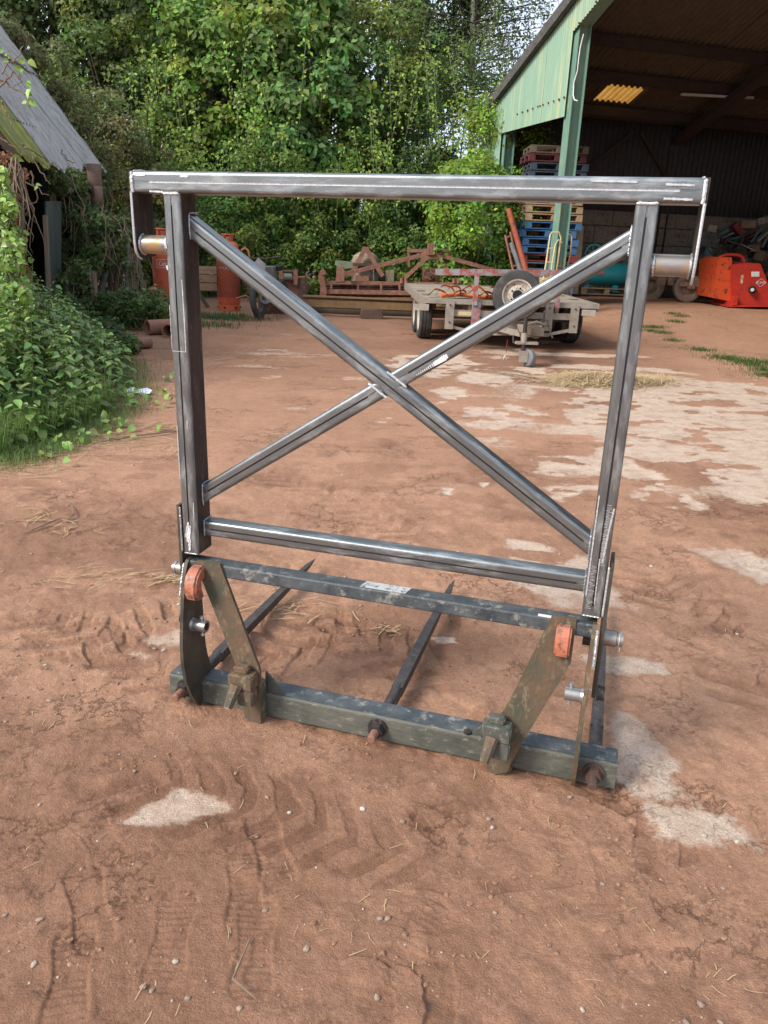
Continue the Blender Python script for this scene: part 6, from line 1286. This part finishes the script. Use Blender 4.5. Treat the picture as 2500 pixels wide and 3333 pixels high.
# old motorbike behind the diagonal brace
gB2 = G(832, 1045); th = thing('old_motorbike', 'old dirt bike leaning beside the netted cylinder, front tyre facing the yard', 'motorbike', (gB2.x, gB2.y, 0)); q = Loc(th); Y = gB2.y
MB().lathe([(.2, -.03), (.29, -.05), (.32, -.035), (.335, 0), (.32, .035), (.29, .05), (.2, .03), (.2, -.03)], (0.0, .3, .335), (1, -.18, .1), 32).build('front_wheel', TYRE, th, smooth=40)
MB().lathe([(.2, -.01), (.215, 0), (.2, .01)], (0, .3, .335), (1, -.18, .1), 24).build('front_rim', STEEL, th)
MB().lathe([(.2, -.03), (.29, -.05), (.32, 0), (.29, .05), (.2, .03)], (.28, 1.45, .335), (1, -.18, .1), 28).build('rear_wheel', TYRE, th, smooth=40)
MB().tube([(-.13, .3, .33), (-.16, .42, .7), (-.18, .5, .98)], .028, 10).tube([(.1, .3, .35), (.07, .42, .72), (.04, .5, 1.0)], .028, 10).build('fork', STEELD, th)
sp2 = MB(); sp2.tube([(-.17+.04*math.cos(a_), .4+.04*math.sin(a_), .42+.3*a_/50) for a_ in np.linspace(0, 50, 120)], .008, 5); sp2.build('spring', RUST, th)
MB().tube([(-.42, .5, 1.06), (-.1, .5, 1.03), (.1, .5, 1.03), (.38, .55, 1.08)], .014, 8).build('handlebar', STEELD, th)
MB().prism([(-.1, .55), (.1, .6), (.13, .95), (0, 1.05), (-.1, .9)], (.0, .36, 0), (1, 0, 0), (0, 0, 1), .03).build('number_plate_guard', mat('dull_fairing', (.35, .34, .34), (.25, .24, .25), sc1=8, rough=.6), th)
MB().box((.12, .85, .78), (.2, .5, .22)).build('fuel_tank', PLAST, th); MB().box((.2, 1.25, .85), (.18, .5, .08)).build('saddle', BLACK, th); MB().box((.12, .9, .42), (.26, .4, .32)).build('engine', PLAST, th)
MB().tube([(.0, .55, .9), (.12, .85, .62), (.18, 1.3, .6), (.28, 1.45, .34)], .022, 8).build('bike_frame', RUSTD, th)
q.tube('footrest', RUST, [(770, 972, Y+.5), (800, 962, Y+.5), (820, 975, Y+.5)], .02)
q.tube('brake_disc', STEEL, [(864, 968, Y+.4), (865, 968, Y+.43)], .11, 20)
# scrap around it
gS = W(892, 985, 15.3)
tag(MB().box((gS.x, 15.3, .2), (.55, .4, .4), Matrix.Rotation(.3, 3, 'Z')).build('scrap_block', RUSTD), 'dark rusty block on the ground right of the old motorbike', 'scrap')
a_, b_ = W(800, 833, 15.4), W(815, 860, 15.4)
tag(MB().tube([W(785, 815, 15.6), W(797, 808, 15.6), (W(808, 815, 15.6)), W(812, 835, 15.6)], .02, 8).build('hose_loop', mat('orange_hose', (.5, .18, .08))), 'small loop of orange and grey hose above the netted gas cylinder', 'hose')

# ------------------------------------------------------------------ flatbed trailer
TL = Vector((.47, 11.45, 0)); TR = Vector((3.0, 11.62, 0)); yaw = math.atan2(TR.y-TL.y, TR.x-TL.x)
zd = .665
tr = thing('flatbed_trailer', 'muddy galvanised flatbed trailer with plank deck parked nose-on behind the frame', 'trailer', tuple((TL+TR)/2), yaw)
WT = (TR-TL).length; hw = WT/2; LT = 3.7
LT = 3.55
for i in range(19):
    wv_ = LT/19
    MB().box((0, wv_*(i+.5), zd-.02+random.uniform(-.005, .005)), (WT-.05, wv_-.014, .034), Matrix.Rotation(random.gauss(0, .02), 3, 'X')).build('deck_plank', WOODG, tr)
TG = TRAILG
MB().b2((-hw, -.05, zd-.055), (hw, -.0, zd+.012)).build('front_rail', TG, tr)
for s in (-1, 1): MB().b2((s*hw-.02, 0, zd-.1), (s*hw+.02, LT, zd+.014)).build('side_rail', TG, tr)
MB().b2((-hw, LT, zd-.1), (hw, LT+.05, zd+.012)).build('rear_rail', TG, tr)
MB().b2((-hw*.72, -.045, .44), (hw*.72, -.005, .53)).build('lower_cross_beam', TG, tr)
for x in (-.72*hw, -.42*hw, .42*hw, .72*hw):
    outer = abs(x) > .5*hw
    MB().b2((x-.06, -.085, .28 if not outer else .26), (x+.06, -.052, .655)).build('front_bracket', RAILR if (x < 0 and not outer) else TG, tr)
    for z in (.6, .36): MB().tube([(x, -.085, z), (x, -.1, z)], .014, 6).build('bolt', RUSTD, tr)
for s in (-1, 1):
    MB().bar((s*hw*.72, -.03, .3), (s*hw*.42, -.03, .22), .05, .04).build('lower_brace', TG, tr); MB().bar((s*hw*.42, -.03, .22), (s*.15, -.5, .27), .11, .05).build('drawbar_side', TG, tr)
    MB().bar((s*hw*.4, .2, .34), (s*.08, -1.15, .34), .09, .06).build('drawbar', TG, tr)
    MB().b2((s*hw-.15-(.1 if s > 0 else 0), -.075, zd-.155), (s*hw-.15-(.1 if s > 0 else 0)+.2*(1), -.02, zd-.07)).build('marker_lamp', mat('lamp_white_%d' % (s+1), (.42, .38, .32), (.32, .28, .22), sc1=12, rough=.5), tr)
    MB().b2((s*hw*.5, .0, zd-.16), (s*hw*.5+.06, LT, zd-.04)).build('chassis_rail', TG, tr)
MB().b2((-.13, -.08, .2), (.13, .2, .42)).build('drawbar_gusset', TG, tr)
for y in (.7, 1.6, 2.5, 3.3): MB().b2((-hw, y, zd-.12), (hw, y+.05, zd-.045)).build('deck_bearer', TG, tr)
MB().b2((-.95*hw, 1.05, .3), (.95*hw, 1.12, .37)).b2((-.95*hw, 1.75, .3), (.95*hw, 1.82, .37)).build('axle', RUSTM, tr)
for s in (-1, 1):
    for y in (.95, 1.72): wheel(tr, Vector((s*(hw-.1), y, .335)), (s*-1, 0, 0), .335, .2, TYRE, RIM)
    MB().b2((s*(hw-.02)-.03, .5, zd-.13), (s*(hw-.02)+.03, 2.2, zd-.02)).build('mudguard', TG, tr)
# maker's plate
MB().b2((-.62*hw, -.049, .455), (-.46*hw, -.0455, .51)).build('maker_plate', CREAM, tr)
# headboard
iT = lambda p: tr.matrix_basis.inverted() @ p
bpy.context.view_layer.update()
def TP(u, v, Y): return tr.matrix_world.inverted() @ W(u, v, Y)
A_ = TP(1417, 885, 11.45); B_ = TP(1830, 889, 11.58)
MB().bar(A_, B_, .085, .06, up=(0, 1, 0)).build('headboard_rail', RAILR, tr)
for x, m in ((TP(1549, 890, 11.5).x, RAILR), (TP(1820, 890, 11.56).x, RAILR)): MB().b2((x-.03, -.12, zd-.06), (x+.03, -.07, A_.z)).build('headboard_post', m, tr)
# spare wheel leaning on the headboard
c_ = TP(1684, 962, 11.3); swr = .345
sp = thing('spare_wheel', 'spare trailer wheel with rusty cream rim hung upright on the front of the trailer', 'wheel', tuple(tr.matrix_world @ Vector((c_.x, -.24, c_.z-swr))))
sp.rotation_euler = (R(-8), 0, yaw-.12)
wheel(sp, Vector((0, 0, swr)), (0, 1, 0), swr, .19, TYRE, RIM)
MB().tube([(0, -.075, swr), (0, -.06, swr)], .07, 20).build('hub_hole', BLACK, sp)
for i in range(5): an = i*1.2566; MB().tube([(.1*math.cos(an), -.085, swr+.1*math.sin(an)), (.1*math.cos(an), -.05, swr+.1*math.sin(an))], .012, 8).build('bolt_hole', BLACK, sp)
# strap bundle
so_ = tr.matrix_world @ TP(1500, 965, 11.85); mb = MB(); zz = zd+.01
for k in range(9):
    pts_ = []; x0 = -.5+.12*k
    for t_ in np.linspace(0, 1, 14): pts_.append(Vector((x0+.3*t_+.02*math.sin(9*t_+k), .1*math.sin(3*t_+k*1.7), .012+.17*math.sin(math.pi*t_)*(.5+.5*math.sin(k*2.1)**2))))
    pv = None
    for p_ in pts_:
        a2, b2 = p_+Vector((0, -.035, .03)), p_+Vector((0, .035, 0))
        if pv: mb.add([pv[0], pv[1], b2, a2], [(0, 1, 2, 3)])
        pv = (a2, b2)
mb.tube([(-.3, -.02, .03), (0, .06, .05), (.35, 0, .03), (.55, .02, .03)], .03, 8)
o = mb.build('ratchet_strap', STRAP, smooth=50); o.location = (so_.x, so_.y, zd+.0); o.rotation_euler = (0, 0, yaw); tag(o, 'tangled orange ratchet strap lying on the front of the trailer deck', 'strap')
# coupling, jockey wheel, breakaway cable
MB().b2((-.07, -1.35, .33), (.07, -.75, .43)).build('coupling_tube', TG, tr)
cp = MB().tube([(0, -1.55, .42), (0, -1.3, .42)], .085, 16).b2((-.08, -1.62, .38), (.08, -1.45, .47)).tube([(-.12, -1.5, .5), (.0, -1.52, .54), (.12, -1.5, .5)], .02, 8); cp.build('coupling_head', mat('dirty_coupling', (.2, .15, .11), (.12, .09, .07), sc1=10, rough=.6, metal=.3), tr, smooth=40)
MB().tube([(.07, -1.3, .5), (.16, -1.2, .53), (.24, -1.15, .52), (.3, -1.1, .38), (.34, -1.1, .3)], .013, 6).build('brake_lever', STEEL, tr)
jx = .0; J = TP(1712, 1195, 9.85)
jw = MB().tube([(J.x-.06, J.y, .62), (J.x-.06, J.y, .2)], .026, 12).build('jockey_stem', STEELD, tr)
MB().tube([(J.x-.06, J.y, .42), (J.x-.06, J.y, .3)], .04, 12).build('jockey_clamp', TG, tr)
MB().b2((J.x-.16, J.y-.03, .28), (J.x+.12, J.y+.05, .31)).build('clamp_plate', TG, tr)
jt = MB().lathe([(.0, -.03), (.06, -.035), (.095, -.04), (.11, -.025), (.112, .025), (.095, .04), (.06, .035), (0, .03)], (J.x+.02, J.y, .112), (.85, .5, 0), 26).build('jockey_wheel', PLAST, tr, smooth=35)
MB().b2((J.x-.11, J.y-.05, .06), (J.x+.0, J.y-.035, .17)).b2((J.x-.1, J.y-.035, .15), (J.x+.02, J.y+.04, .2)).build('jockey_fork', TG, tr)
c1 = TP(1652, 1105, 10.4); MB().tube([c1, c1+Vector((-.004, 0, -.17))], .005, 6).build('red_cord', REDP, tr)
lk = MB(); cc_ = c1+Vector((-.01, 0, -.27)); lk.tube([cc_+Vector((.022*math.sin(a_), 0, .055*math.cos(a_))) for a_ in np.linspace(0, 6.28, 16)], .006, 6); lk.tube([c1+Vector((-.004, 0, -.17)), c1+Vector((-.008, 0, -.215))], .004, 6); lk.build('snap_hook', BRIGHT, tr)
c2 = TP(1690, 1095, 10.3); MB().tube([c2+Vector((-.08, 0, .0)), c2+Vector((-.07, 0, -.08)), c2+Vector((0, 0, -.1)), c2+Vector((.08, 0, -.07))], .009, 6).build('chain_loop', STEEL, tr)
MB().tube([TP(1680, 1060, 10.3), TP(1692, 1085, 10.3), TP(1698, 1110, 10.3)], .006, 6).build('red_cable', REDP, tr)
